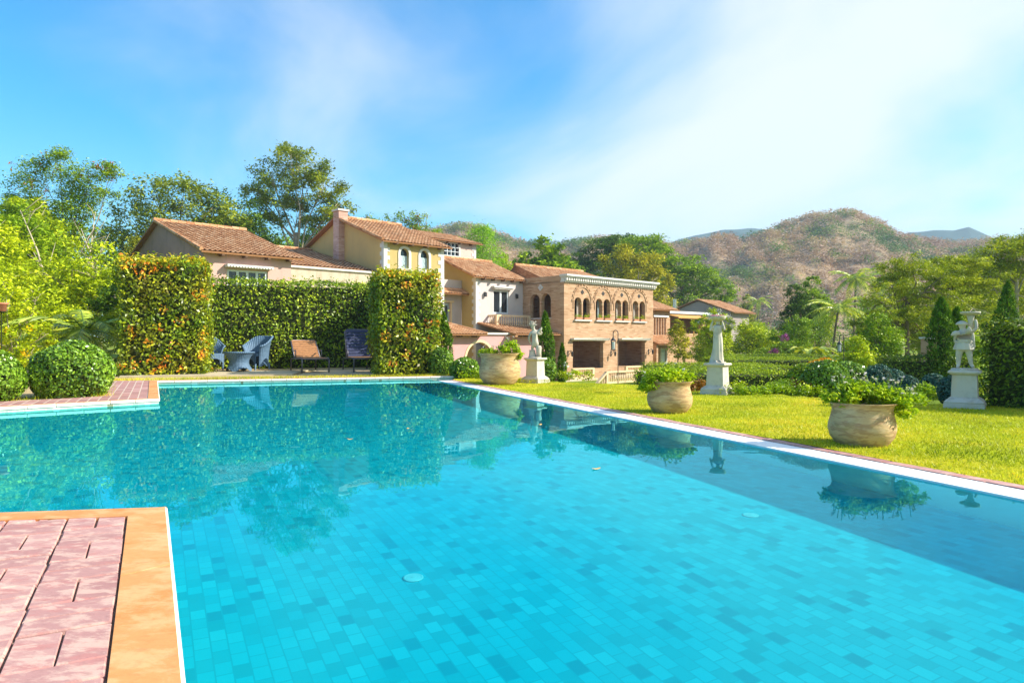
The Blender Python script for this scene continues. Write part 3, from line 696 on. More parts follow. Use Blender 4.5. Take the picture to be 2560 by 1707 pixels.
mb.box(-0.12, 11.5, -0.42, 0.36, 5.44, 5.58); mb.box(-0.06, 11.42, -0.34, 0.36, 5.36, 5.438); mb.box(-0.02, 11.3, -0.10, 0.36, 5.02, 5.12)
for k in range(44): u = 0.0 + k * 0.258; mb.box(u, u + 0.14, -0.27, 0.0, 5.125, 5.355)
mb.box(-0.02, 11.3, -0.03, 0.3, 5.121, 5.358)
H1.part('cornice', mb, M_TRIM)
for wi, (a, b) in enumerate(WID):
    c = (a + b) / 2; mb = MB()
    mb.box(a - 0.08, b + 0.08, -0.16, 0.30, 2.18, 2.278)                                         # sill
    wf = H1.part('window', mb, M_TRIM)
    mb = MB(); mb.lathe([(0.075, 0), (0.075, .06), (0.05, .1), (0.045, 1.1), (0.06, 1.14), (0.11, 1.22), (0.11, 1.29)], 10, (c, 0.10, 2.28)); H1.part('colonnette', mb, M_CREAM, wf)
    mb = MB(); K = 22                                                                           # hood mould of bricks
    for r0, r1, pr, dash in ((0.98, 1.05, 0.05, False), (1.12, 1.19, 0.07, True)):
        for k in range(K):
            if dash and k % 2: continue
            a0, a1 = math.pi * k / K, math.pi * (k + 1) / K
            f = lambda r, t, pr_: (c - r * math.cos(t), -pr_, 3.62 + r * 1.12 * math.sin(t))
            mb.add([f(r0, a0, pr), f(r1, a0, pr), f(r1, a1, pr), f(r0, a1, pr), f(r0, a0, -.01), f(r1, a0, -.01), f(r1, a1, -.01), f(r0, a1, -.01)], [(0, 3, 2, 1), (0, 1, 5, 4), (1, 2, 6, 5), (2, 3, 7, 6), (3, 0, 4, 7)])
        for sx in (-1, 1):
            if not dash: mb.box(c + sx * (r0 + r1) / 2 - .035, c + sx * (r0 + r1) / 2 + .035, -pr, 0.01, 3.1, 3.62)
    H1.part('arch_moulding', mb, M_BRICK, wf)
    mb = MB()
    for dx, dz in ((0, .1), (0, -.1), (.1, 0), (-.1, 0)):
        mb.lathe([(0.075, 0), (0.075, 0.02)], 10, (0, 0, 0)); n = 20
        for q in range(len(mb.v) - n, len(mb.v)): x, y, z = mb.v[q]; mb.v[q] = (c + dx + x, -0.004 - z, 4.36 + dz + y)
    H1.part('quatrefoil', mb, M_IRON, wf)
    mb = MB()
    for s0, s1 in ((a, c - .07), (c + .07, b)):
        for e in range(6): x0 = s0 + (s1 - s0) * (0.02 + e * 0.06); mb.box(x0, x0 + .03, .62 + .03 * (e % 2), .66 + .03 * (e % 2), 2.3, 3.9)
    H1.part('curtain', mb, M_SHUT if wi == 1 else M_CURT, wf)
mb = MB()
for a, b in ((0.72, 4.92), (6.45, 10.35)):
    mb.add([(a, -.34, .90), (b, -.34, .90), (b, -.34, .79), (b - .1, -.22, .70), (a + .1, -.22, .70), (a, -.34, .79), (a, 0, .90), (b, 0, .90), (b, 0, .79), (b - .1, 0, .70), (a + .1, 0, .70), (a, 0, .79)], [(0, 5, 4, 3, 2, 1), (0, 1, 7, 6), (1, 2, 8, 7), (2, 3, 9, 8), (3, 4, 10, 9), (4, 5, 11, 10), (5, 0, 6, 11)])
H1.part('lintel_slab', mb, M_TRIM)
mb = MB(); 
for v0 in (3.01, 1.82):
    mb.box(-0.06, 0.3, v0 - .56, v0 + .56, 2.35, 2.428)
H1.part('side_sill', mb, M_TRIM)
mb = MB()
for dv, dz in ((0, .13), (0, -.13), (.13, 0), (-.13, 0)):
    mb.lathe([(0.11, 0), (0.11, 0.06)], 10)
    for q in range(len(mb.v) - 20, len(mb.v)): x, y, z = mb.v[q]; mb.v[q] = (-z, 2.38 + dv + x, 4.72 + dz + y)
H1.part('rosette', mb, M_TRIM)
for (a, b, z0, z1, v) in ((2.7, 3.75, -0.50, 0.42, 3.19), (6.9, 8.7, -0.75, 0.55, 2.59)):
    mb = MB(); t = 0.11
    mb.box(a - t, b + t, v - .06, v, z1, z1 + t); mb.box(a - t, b + t, v - .06, v, z0 - t, z0); mb.box(a - t, a, v - .06, v, z0, z1); mb.box(b, b + t, v - .06, v, z0, z1)
    pf = H1.part('window_frame', mb, M_TRIM); mb = MB(); mb.box(a, b, v - .03, v - .004, z0, z1); H1.part('pane', mb, M_GLASS if a < 5 else M_CURT, pf)
mb = MB(); roofslope(mb, (0.3, 2.2, 5.25), (10.9, 2.2, 5.25), (9.6, 6.5, 6.75), (1.2, 6.5, 6.75)); tilecap(mb, (1.2, 6.5, 6.9), (9.6, 6.5, 6.9)); roofslope(mb, (0.3, 2.2, 5.25), (1.2, 6.5, 6.75), (1.25, 6.5, 6.76), (0.35, 7.2, 5.25))
H1.part('roof', mb, M_ROOF)

# ---- lavender house left of it, with its yellow side
H2 = House('lavender_house', 'house with a grey lavender front, yellow side wall and broad clay tiled roof', 'house', -4.78, 4.33)
mb = MB(); wall(mb, (-4.78, 4.33), (0, 4.33), GZ - .3, 5.40, [(-3.07 + 4.78, -1.49 + 4.78, 2.75, 4.5)], 0.32)
H2.part('front_wall', mb, M_LAV)
mb = MB(); wall(mb, (-4.78, 5.96), (-4.78, 4.333), GZ - .3, 5.40, [], 0.3); mb.quad((-4.782, 5.96, 5.40), (-4.782, 4.333, 5.40), (-4.782, 5.0, 5.62), (-4.782, 5.96, 6.0))
wall(mb, (-4.79, 12.5), (-4.79, 5.965), 3.0, 5.40, [], 0.3); gable(mb, (-4.79, 12.5), (-4.79, 4.34), 5.40, 7.0, 0.3)
H2.part('side_wall', mb, M_YELLOW)
mb = MB(); wall(mb, (-9.2, 5.96), (-4.79, 5.96), GZ - .3, 5.2, [(-6.75 + 9.2, -5.85 + 9.2, 1.9, 3.5)], 0.3); mb.box(-9.2, -4.79, 6.3, 6.45, GZ, 5.2)
H2.part('recess_wall', mb, M_LAV)
mb = MB(); quoins(mb, -4.78, 4.33, GZ, 5.35); H2.part('quoin', mb, M_TRIM)
mb = MB(); roofslope(mb, (-5.25, 4.0, 5.28), (0.35, 4.0, 5.28), (0.35, 8.4, 7.05), (-5.25, 8.4, 7.05)); roofslope(mb, (0.35, 12.8, 5.28), (-5.25, 12.8, 5.28), (-5.25, 8.4, 7.05), (0.35, 8.4, 7.05))
tilecap(mb, (-5.25, 8.4, 7.2), (0.35, 8.4, 7.2)); tilecap(mb, (-5.25, 4.0, 5.42), (-5.25, 8.4, 7.18), 0.1)
rf = H2.part('roof', mb, M_ROOF); mb = MB(); beams(mb, -4.7, 0.2, 4.33, 5.36, 5); H2.part('rafter', mb, M_WOOD, rf)
mb = MB(); roofslope(mb, (-8.8, 5.1, 4.05), (-4.6, 5.1, 4.05), (-4.79, 5.95, 4.5), (-8.8, 5.95, 4.5)); H2.part('door_canopy', mb, M_ROOF)
mb = MB(); mb.box(-6.72, -5.88, 6.14, 6.18, 1.9, 3.48); dr = H2.part('door', mb, M_SHUT); mb = MB(); mb.box(-6.6, -6.0, 6.12, 6.138, 2.3, 3.3); H2.part('pane', mb, M_GLASS, dr)
mb = MB(); mb.box(-6.85, -5.6, 5.84, 5.958, 3.52, 3.66); mb.box(-6.86, -6.752, 5.9, 6.1, 1.9, 3.52); mb.box(-5.848, -5.74, 5.9, 6.1, 1.9, 3.52); H2.part('door_frame', mb, M_CREAM)
mb = MB(); t = .1
mb.box(-3.07, -1.49, 4.40, 4.48, 4.4, 4.5); mb.box(-3.07, -1.49, 4.40, 4.48, 2.75, 2.85); mb.box(-3.07, -2.97, 4.40, 4.48, 2.85, 4.4); mb.box(-1.59, -1.49, 4.40, 4.48, 2.85, 4.4); mb.box(-2.36, -2.2, 4.39, 4.48, 2.85, 4.4)
wf = H2.part('window_frame', mb, M_FRAMEW); mb = MB(); mb.box(-2.97, -2.36, 4.46, 4.478, 2.85, 4.4); mb.box(-2.2, -1.59, 4.46, 4.478, 2.85, 4.4); H2.part('pane', mb, M_GLASS, wf)
mb = MB(); mb.box(-3.25, -1.2, 4.0, 4.33, 4.66, 4.78); mb.box(-3.15, -1.3, 4.08, 4.33, 4.56, 4.658); H2.part('lintel', mb, M_TRIM)
for u in (-3.95, -0.75):
    mb = MB(); mb.box(u - .05, u + .05, 4.18, 4.33, 4.25, 4.3); mb.box(u - .08, u + .08, 4.12, 4.26, 3.95, 4.25); H2.part('wall_lantern', mb, M_IRON)
mb = MB(); mb.box(-3.6, -0.1, 3.36, 4.3, 1.72, 1.86); mb.box(-3.6, -0.1, 3.36, 3.50, 2.50, 2.62); mb.box(-3.6, -3.46, 3.5, 4.32, 2.50, 2.62)
for u in (-3.53, -0.2): mb.box(u - .09, u + .09, 3.34, 3.52, 1.862, 2.498)
for k in range(14): baluster(mb, -3.3 + k * 0.222, 3.43, 1.86, 0.64, 0.06)
for k in range(3): baluster(mb, -3.53, 3.72 + k * 0.22, 1.86, 0.64, 0.06)
H2.part('balcony', mb, M_CREAM)
mb = MB(); roofslope(mb, (-4.7, 0.2, 1.10), (-0.02, 0.2, 1.10), (-0.02, 4.3, 1.82), (-4.7, 4.3, 1.95), seed=5); mb.box(-4.72, -4.5, 0.2, 4.3, 0.98, 1.06)
H2.part('porch_roof', mb, M_ROOF)

# ---- arcade of rose plaster under low roofs
H3 = House('rose_arcade', 'low rose pink arcade wall with a wide round arch under small tiled roofs', 'arcade', -9.4, 1.0)
mb = MB(); wall(mb, (-12.4, 1.0), (-3.9, 1.0), GZ - .3, 1.13, [(-8.44 + 12.4, -6.12 + 12.4, GZ, -0.55, 1.16), (-11.6 + 12.4, -10.4 + 12.4, GZ, -0.9, .6)], 0.4)
wall(mb, (-3.9, 1.003), (-0.02, 1.003), GZ - .3, 1.0, [(2.0, 3.2, GZ, -0.7, .6)], 0.4); mb.box(-12.4, -9.3, 3.0, 3.3, GZ, 1.9)
H3.part('wall', mb, M_ROSE)
mb = MB(); mb.box(-7.2, -3.7, 0.86, 1.5, 1.132, 1.26)
H3.part('coping', mb, M_TRIM)
mb = MB()
for k in range(16):
    a0, a1 = math.pi * k / 16, math.pi * (k + 1) / 16; f = lambda r, t, y: (-7.28 - r * math.cos(t), y, -0.55 + r * math.sin(t))
    mb.add([f(1.16, a0, .96), f(1.32, a0, .96), f(1.32, a1, .96), f(1.16, a1, .96), f(1.16, a0, 1.3), f(1.32, a0, 1.01), f(1.32, a1, 1.01), f(1.16, a1, 1.3)], [(0, 3, 2, 1), (1, 2, 6, 5), (0, 4, 7, 3)])
H3.part('arch_moulding', mb, M_CREAM)
mb = MB(); roofslope(mb, (-12.4, 0.35, 1.06), (-7.15, 0.35, 1.06), (-9.3, 3.3, 2.0), (-12.4, 3.3, 2.0), seed=8); roofslope(mb, (-7.15, 0.35, 1.06), (-7.15, 3.4, 1.06), (-9.2, 3.35, 2.0), (-9.3, 3.3, 2.0), seed=9)
tilecap(mb, (-7.15, 0.35, 1.2), (-9.3, 3.3, 2.13), 0.09); rf = H3.part('roof', mb, M_ROOF); mb = MB(); beams(mb, -12.3, -7.3, 1.0, 1.16, 4); H3.part('rafter', mb, M_WOOD, rf)

# ---- yellow tower house with two arched windows and a chimney
H4 = House('yellow_house', 'tall yellow house with two white framed arched windows and a pink brick chimney', 'house', -13.55, 2.88)
TW = [(-12.34, -11.68), (-10.78, -10.10)]
mb = MB(); wall(mb, (-13.55, 2.88), (-8.86, 2.88), GZ - .3, 7.02, [(a + 13.55, b + 13.55, 5.36, 6.3, 0.33) for a, b in TW], 0.3)
wall(mb, (-8.86, 2.883), (-8.86, 14.2), GZ - .3, 7.02, [], 0.3); H4.part('front_wall', mb, M_YELLOW)
mb = MB(); wall(mb, (-13.55, 14.2), (-13.55, 2.883), GZ - .3, 7.02, [], 0.3); gable(mb, (-13.55, 14.2), (-13.55, 2.883), 7.02, 9.02, 0.3); gable(mb, (-8.86, 2.883), (-8.86, 14.2), 7.02, 9.02)
H4.part('gable_wall', mb, plaster('ochre_plaster', (0.60, 0.42, 0.17), (0.50, 0.35, 0.16), 0.6, 0.6))
mb = MB(); quoins(mb, -13.55, 2.88, GZ, 6.95); quoins_r(mb, -8.86, 2.88, GZ, 6.95); H4.part('quoin', mb, M_TRIM)
mb = MB(); e = 0.35
roofslope(mb, (-13.9, 2.45, 6.86), (-8.45, 2.45, 6.86), (-8.45, 8.54, 9.08), (-13.9, 8.54, 9.08), seed=1); roofslope(mb, (-8.45, 14.6, 6.86), (-13.9, 14.6, 6.86), (-13.9, 8.54, 9.08), (-8.45, 8.54, 9.08), seed=2)
tilecap(mb, (-13.9, 8.54, 9.24), (-8.45, 8.54, 9.24)); tilecap(mb, (-13.9, 2.45, 7.02), (-13.9, 8.54, 9.22), .09)
rf = H4.part('roof', mb, M_ROOF); mb = MB(); beams(mb, -13.4, -8.7, 2.88, 7.0, 4); H4.part('rafter', mb, M_WOOD, rf)
for a, b in TW:
    mb = MB(); c = (a + b) / 2; t = .17
    mb.box(a - t, a, 2.83, 2.95, 5.2, 6.3); mb.box(b, b + t, 2.83, 2.95, 5.2, 6.3); mb.box(a - t - .04, b + t + .04, 2.76, 2.95, 5.18, 5.358)
    for k in range(14):
        a0, a1 = math.pi * k / 14, math.pi * (k + 1) / 14; f = lambda r, q, y: (c - r * math.cos(q), y, 6.3 + r * math.sin(q))
        mb.add([f(.33, a0, 2.83), f(.5, a0, 2.83), f(.5, a1, 2.83), f(.33, a1, 2.83), f(.33, a0, 2.95), f(.5, a0, 2.89), f(.5, a1, 2.89), f(.33, a1, 2.95)], [(0, 3, 2, 1), (1, 2, 6, 5), (0, 4, 7, 3)])
    wf = H4.part('window_frame', mb, M_TRIM)
    mb = MB()
    for x0, x1 in ((a, c - .01), (c + .01, b)):
        mb.box(x0, x1, 3.06, 3.10, 5.36, 6.18)
        for z in (5.5, 5.85): mb.box(x0 + .06, x1 - .05, 3.045, 3.062, z, z + .26)
    H4.part('shutter', mb, M_SHUT, wf); mb = MB(); mb.box(a, b, 3.12, 3.14, 5.36, 6.64); H4.part('pane', mb, M_GLASS, wf)
mb = MB(); mb.box(-13.98, -13.3, 7.75, 8.5, 5.5, 9.5); ch = H4.part('chimney', mb, brickmat('pink_brick', (0.38, 0.20, 0.16), (0.52, 0.31, 0.25), (0.62, 0.43, 0.36), (0.56, 0.42, 0.34)))
mb = MB(); mb.box(-14.06, -13.22, 7.67, 8.58, 9.502, 9.62); H4.part('chimney_cap', mb, M_TRIM, ch)

# ---- low wing with rubble wall between the yellow and the pink house
H5 = House('stone_wing', 'low wing with rubble stone wall and long tiled roof between pink and yellow houses', 'house', -19.4, 3.4)
mb = MB(); wall(mb, (-19.6, 3.4), (-13.56, 3.4), GZ - .3, 4.93, [(-15.6 + 19.6, -14.4 + 19.6, 2.6, 3.7, .6)], 0.35); H5.part('wall', mb, M_RUBBLE)
mb = MB(); mb.box(-19.6, -13.56, 3.28, 3.8, 4.932, 5.05); H5.part('wall_coping', mb, M_TRIM)
mb = MB()
for k in range(12):
    a0, a1 = math.pi * k / 12, math.pi * (k + 1) / 12; f = lambda r, q, y: (-15 - r * math.cos(q), y, 3.7 + r * math.sin(q))
    mb.add([f(.6, a0, 3.35), f(.74, a0, 3.35), f(.74, a1, 3.35), f(.6, a1, 3.35), f(.74, a0, 3.41), f(.74, a1, 3.41)], [(0, 3, 2, 1), (1, 2, 5, 4)])
H5.part('arch_moulding', mb, M_CREAM)
mb = MB(); roofslope(mb, (-21.5, 3.8, 5.05), (-13.6, 3.8, 5.05), (-13.6, 12.4, 7.15), (-21.5, 12.4, 7.15), seed=3); tilecap(mb, (-21.5, 12.4, 7.3), (-13.6, 12.4, 7.3)); H5.part('roof', mb, M_ROOF)

# ---- pink house on the left
H6 = House('pink_house', 'pink plastered house with a tiled gable roof and a white window lintel behind the hedge', 'house', -25.3, 0.41)
mb = MB(); wall(mb, (-25.3, 0.41), (-20.85, 0.41), GZ - .3, 5.08, [(-24.18 + 25.3, -22.1 + 25.3, 3.0, 4.28)], 0.3); wall(mb, (-20.85, .413), (-20.85, 14.5), GZ - .3, 5.08, [], 0.3); H6.part('front_wall', mb, M_PINK)
mb = MB(); wall(mb, (-25.3, 14.5), (-25.3, 0.413), GZ - .3, 5.08, [], 0.3); gable(mb, (-25.3, 14.5), (-25.3, .413), 5.08, 7.25); gable(mb, (-20.85, .413), (-20.85, 14.5), 5.08, 7.25); H6.part('gable_wall', mb, plaster('stained_pink_plaster', (0.50, 0.29, 0.26), (0.34, 0.22, 0.17), 0.9, 0.5))
mb = MB(); roofslope(mb, (-25.55, -0.05, 4.95), (-20.4, -0.05, 4.95), (-20.4, 7.45, 7.3), (-25.55, 7.45, 7.3), seed=4); roofslope(mb, (-20.4, 14.9, 4.95), (-25.55, 14.9, 4.95), (-25.55, 7.45, 7.3), (-20.4, 7.45, 7.3), seed=6)
tilecap(mb, (-25.55, 7.45, 7.44), (-20.4, 7.45, 7.44)); tilecap(mb, (-25.55, -.05, 5.1), (-25.55, 7.45, 7.42), .09); rf = H6.part('roof', mb, M_ROOF); mb = MB(); beams(mb, -25.1, -20.5, .41, 5.06, 4); H6.part('rafter', mb, M_WOOD, rf)
mb = MB(); mb.box(-24.18, -22.1, .5, .58, 4.18, 4.28); mb.box(-24.18, -22.1, .5, .58, 3.0, 3.1)
for k in range(5): u = -24.18 + k * .49; mb.box(u, u + .12, .49, .58, 3.1, 4.18)
wf = H6.part('window_frame', mb, M_FRAMEW); mb = MB(); mb.box(-24.1, -22.2, .56, .575, 3.1, 4.18); H6.part('pane', mb, M_GLASS, wf)
mb = MB(); mb.box(-24.3, -21.95, .02, .40, 4.42, 4.50)
for k in range(16): u = -24.3 + k * .148; mb.box(u, u + .09, -.01, .40, 4.36, 4.42)
H6.part('lintel', mb, M_TRIM)

# ---- pale upper storey behind
H7 = House('upper_house', 'pale pink upper storey with a grilled white window behind the yellow house', 'house', 3.05, 13.6)
mb = MB(); wall(mb, (-8, 13.6), (3.05, 13.6), GZ - .3, 9.5, [(-1.5 + 8, 1.05 + 8, 8.15, 9.25)], 0.3); wall(mb, (3.05, 13.603), (3.05, 20), GZ - .3, 9.5); wall(mb, (-8, 20), (-8, 13.603), GZ - .3, 9.5); H7.part('wall', mb, M_PALEP)
mb = MB(); quoins_r(mb, 3.05, 13.6, 7.0, 9.4); H7.part('quoin', mb, M_TRIM)
mb = MB(); roofslope(mb, (-8.4, 13.1, 9.32), (3.5, 13.1, 9.32), (2.6, 16.8, 10.5), (-8.4, 16.8, 10.5), seed=11); roofslope(mb, (3.5, 20.4, 9.32), (-8.4, 20.4, 9.32), (-8.4, 16.8, 10.5), (3.5, 16.8, 10.5), seed=12); rf = H7.part('roof', mb, M_ROOF)
mb = MB(); beams(mb, -7.6, 3, 13.6, 9.42, 8); H7.part('rafter', mb, M_WOOD, rf)
mb = MB(); t = .15; a, b, z0, z1 = -1.5, 1.05, 8.15, 9.25
mb.box(a - t, b + t, 13.5, 13.7, z1, z1 + t); mb.box(a - t, b + t, 13.5, 13.7, z0 - t, z0); mb.box(a - t, a, 13.5, 13.7, z0, z1); mb.box(b, b + t, 13.5, 13.7, z0, z1)
wf = H7.part('window_frame', mb, M_TRIM); mb = MB(); mb.box(a, b, 13.75, 13.78, z0, z1); H7.part('pane', mb, M_GLASS, wf)
mb = MB()
for k in range(7): u = a + (b - a) * k / 6; mb.box(u - .025, u + .025, 13.55, 13.6, z0, z1)
for k in range(4): z = z0 + (z1 - z0) * k / 3; mb.box(a, b, 13.53, 13.548, z - .025, z + .025)
H7.part('grille', mb, M_FRAMEW, wf)

# ---- extension right of the brick house, its porch, the veranda and the farther gabled house
H8 = House('mullion_house', 'brick extension with tall curtained arched lights above a small tiled porch', 'house', 11.13, 3.0)
lights = [(15.5 + k * .42, 15.5 + k * .42 + .33) for k in range(5)]
mb = MB(); wall(mb, (11.13, 3.0), (18.15, 3.0), GZ - .3, 3.55, [(a - 11.13, b - 11.13, 1.2, 2.65, .165) for a, b in lights] + [(5.5, 6.35, GZ, -.15), (7.0 - .85, 6.95, GZ, -.2)][:1], 0.3)
wall(mb, (18.15, 3.003), (18.15, 9), GZ - .3, 3.55); mb.box(11.2, 18.1, 3.6, 3.75, GZ, 3.5); H8.part('wall', mb, M_BRICK)
mb = MB(); mb.box(15.4, 17.7, 2.88, 3.0, 1.08, 1.195); H8.part('sill', mb, M_FRAMEW); mb = MB(); mb.box(15.35, 17.75, 2.86, 3.0, 2.88, 3.02); wf = H8.part('window_frame', mb, M_FRAMEW)
mb = MB()
for a, b in lights:
    for e in range(3): mb.box(a + .03 + e * .09, a + .09 + e * .09, 3.16 + .02 * (e % 2), 3.2 + .02 * (e % 2), 1.2, 2.8)
H8.part('curtain', mb, M_CURT, wf)
mb = MB(); roofslope(mb, (11.2, 2.4, 3.45), (18.9, 2.4, 3.45), (18.2, 6.2, 4.9), (11.2, 6.2, 4.9), seed=13); H8.part('roof', mb, M_ROOF)
mb = MB(); roofslope(mb, (13.4, 1.0, .32), (19.2, 1.0, .32), (18.2, 2.98, 1.1), (13.4, 2.98, 1.1), seed=14); H8.part('porch_roof', mb, M_ROOF)
mb = MB(); mb.box(13.5, 13.75, 1.3, 2.98, GZ, .42); mb.box(18.1, 18.4, 1.3, 1.6, GZ, .42); H8.part('porch_wall', mb, M_BRICK)
mb = MB(); mb.box(16.63, 17.48, 3.06, 3.12, GZ, -.16); dr = H8.part('door', mb, M_SHUT); mb = MB(); mb.box(16.8, 17.3, 3.045, 3.058, -1.4, -.4); H8.part('pane', mb, M_FRAMEW, dr)
mb = MB(); mb.box(16.4, 17.7, 2.86, 2.999, -.15, -.02); mb.box(16.5, 16.628, 2.93, 2.999, GZ, -.15); mb.box(17.482, 17.6, 2.93, 2.999, GZ, -.15); H8.part('door_frame', mb, M_TRIM)

H9 = House('veranda', 'flat roofed veranda with a tan canvas awning and a dark open room behind', 'veranda', 18.2, 5.0)
mb = MB(); mb.box(20.5, 31.1, 5, 11, 3.42, 3.66); H9.part('roof_slab', mb, M_FRAMEW)
mb = MB(); mb.box(18.2, 28, 5, 5.3, GZ, 1.42); mb.box(27.2, 27.75, 5, 5.5, 1.42, 3.42); mb.box(29.4, 30.8, 5, 5.5, GZ, 3.42); mb.box(20.3, 31, 9.5, 9.8, GZ, 3.42); mb.box(18.2, 31, 5.3, 11, 1.0, 1.12); mb.box(30.8, 31.05, 5.5, 10, GZ, 3.42); mb.box(28, 29.4, 5.1, 5.4, GZ, 0.2)
H9.part('wall', mb, M_BRICK)
mb = MB(); mb.add([(21, 5.4, 3.35), (26.8, 5.4, 3.35), (26.8, 3.9, 3.05), (21, 3.9, 3.05), (21, 5.4, 3.3), (26.8, 5.4, 3.3), (26.8, 3.9, 2.9), (21, 3.9, 2.9)], [(0, 1, 2, 3), (3, 2, 6, 7), (7, 6, 5, 4), (1, 5, 6, 2), (0, 3, 7, 4)]); mb.box(23.9, 23.98, 4.0, 4.08, 1.1, 2.95)
H9.part('awning', mb, plain('tan_canvas', (0.62, 0.34, 0.12), 0.9, 0.05, 0.1, 4))
mb = MB(); mb.lathe([(.19, 3.66), (.19, 5.0), (.21, 5.0), (.21, 5.06)], 14, (25, 7, 0)); H9.part('flue', mb, plain('steel', (0.55, 0.52, 0.46), 0.25, 0.5, 0.1, 4, metal=1.0))
H10 = House('gabled_house', 'far house with a violet grey gable and a pale tiled roof beyond the veranda', 'house', 38.6, 8.0)
mb = MB(); wall(mb, (38.6, 8.0), (43.0, 8.0), GZ, 4.1); wall(mb, (38.6, 17.0), (38.6, 8.003), GZ, 4.1); gable(mb, (38.6, 17.0), (38.6, 8.003), 4.1, 5.6); wall(mb, (43.0, 8.003), (43.0, 17.0), GZ, 4.1); H10.part('wall', mb, plaster('violet_plaster', (0.36, 0.30, 0.30), (0.28, 0.23, 0.22), .6, .5))
mb = MB(); roofslope(mb, (38.3, 7.4, 3.95), (43.6, 7.4, 3.95), (43.6, 12.5, 5.75), (38.3, 12.5, 5.75), seed=15); roofslope(mb, (43.6, 17.6, 3.95), (38.3, 17.6, 3.95), (38.3, 12.5, 5.75), (43.6, 12.5, 5.75), seed=16); H10.part('roof', mb, M_ROOF)

# ---- balustrades, fountain, lamps
def balustrade(label, pts, zb, h, n, group='stone balustrades in front of the brick house'):
    """pts in (u,v,z base): posts at the points, balusters between"""
    o = House('balustrade', label, 'balustrade', pts[0][0], pts[0][1], pts[0][2], group)
    ra = MB(); ba = MB(); po = MB(); bs = MB()
    for (a, b) in zip(pts, pts[1:]):
        A, B = Vector(a), Vector(b); d = (B - A); k = max(3, int(d.length / 0.2)); nn = Vector((-d.y, d.x, 0)).normalized() * 0.09
        for mbb, z0, z1, w in ((ra, h - .12, h, 1.2), (bs, 0, .12, 1.3)):
            p = [A - nn * w, B - nn * w, B + nn * w, A + nn * w]; mbb.add([(q.x, q.y, q.z + z0) for q in p] + [(q.x, q.y, q.z + z1) for q in p], [(3, 2, 1, 0), (4, 5, 6, 7), (0, 1, 5, 4), (1, 2, 6, 5), (2, 3, 7, 6), (3, 0, 4, 7)])
        for i in range(k): q = A + d * ((i + .5) / k); baluster(ba, q.x, q.y, q.z + .12, h - .24, .06)
    for a in pts: po.box(a[0] - .1, a[0] + .1, a[1] - .1, a[1] + .1, a[2] - .02, a[2] + h - .005)
    o.part('rail', ra, M_CREAM); o.part('baluster', ba, M_CREAM, smooth=True); o.part('post', po, M_CREAM); o.part('base', bs, M_CREAM)
balustrade('short cream balustrade across the left loggia opening', [(0.4, -.5, -2.1), (2.65, -.5, -2.1)], 0, .78, 10)
balustrade('long cream balustrade that turns down the stairs', [(-1.3, -4.0, -3.1), (-0.05, -4.0, -2.25), (4.8, -4.0, -2.25)], 0, .85, 10)
balustrade('small cream balustrade before the right loggia opening', [(6.75, -.5, -2.0), (9.3, -.5, -2.0)], 0, .68, 10)
st_ = House('terrace_wall', 'low pale stone plinth under the cream balustrades', 'wall', -1.5, -4, -3.2)
mb = MB(); mb.box(-0.15, 5.0, -3.9, -3.6, -3.3, -2.26); mb.box(-.5, 3, -.7, -.35, -3.0, -2.11); mb.box(5, 11, -.7, -.35, -3.0, -2.01); st_.part('plinth', mb, M_RUBBLE)
lamp0 = None
for u, z, side_ in ((.42, -.12, 'left of the left loggia opening'), (5.47, -.18, 'between the two loggia openings'), (10.48, -.1, 'right of the right loggia opening')):
    o = House('wall_lamp', 'black iron bracket lantern on the brick wall ' + side_, 'wall lamp', u, 0, z, 'bracket lanterns on the brick house')
    mb = MB(); mb.box(u - .05, u + .05, -.03, 0, z - .35, z + .1); mb.tube([(u, -.02, z), (u, -.3, z + .12), (u, -.42, z + .05)], .02, 6); mb.tube([(u, -.02, z - .3), (u, -.2, z - .1), (u, -.3, z + .1)], .015, 6); o.part('bracket', mb, M_IRON)
    mb = MB(); mb.lathe([(.02, .05), (.1, -.02), (.09, -.06), (.06, -.3), (.03, -.33)], 8, (u, -.42, z)); o.part('lantern', mb, M_IRON)
for a, b in WID:
    for s0, s1 in ((a + .08, (a + b) / 2 - .12), ((a + b) / 2 + .12, b - .08)):
        k = WID.index((a, b)); nm = ('leftmost', 'second', 'third', 'rightmost')[k]
        o = House('flower_box', f'{"left" if s0 < (a + b) / 2 - .2 else "right"} terracotta flower box in the {nm} twin arched window', 'flower box', s0, 0, 2.28, 'flower boxes in the twin arched windows')
        mb = MB(); mb.bbox(s0, s1, -.13, .05, 2.28, 2.46, .01); o.part('box', mb, plain('terracotta', (0.5, 0.22, 0.12), .8, .15) if 'M_TERRA' not in globals() else M_TERRA)
        globals().setdefault('M_TERRA', bpy.data.materials['terracotta'])
        n = 60; C = np.stack([s0 + RNG.random(n) * (s1 - s0), -.05 + RNG.normal(size=n) * .07, 2.48 + np.abs(RNG.normal(size=n)) * .13], 1) - np.array(o.o)
        globals().setdefault('M_POTLEAF', leafmat('pot_plant_leaf', [(0, (0.10, 0.22, 0.012)), (.5, (0.20, 0.36, 0.02)), (1, (0.42, 0.48, 0.04))], .45, .35))
        link('plant', leaf_mesh('plant', C, .11, M_POTLEAF), o.t)
fo = thing('fountain', 'small two tiered stone fountain with a water jet left of the brick house', 'fountain', (3.13, 40.5, -1.95), 0)
mb = MB(); mb.lathe([(.25, 0), (.25, .1), (.12, .2), (.1, .5), (.2, .56), (.5, .66), (.55, .74), (.5, .74), (.2, .68), (0.08, .66)], 18); o = mb.build('basin', M_TRIM, fo, True)
mb = MB(); mb.lathe([(.07, .66), (.06, 1.0), (.12, 1.04), (.28, 1.16), (.27, 1.18), (.1, 1.1)], 16); mb.build('bowl', M_TRIM, fo, True)
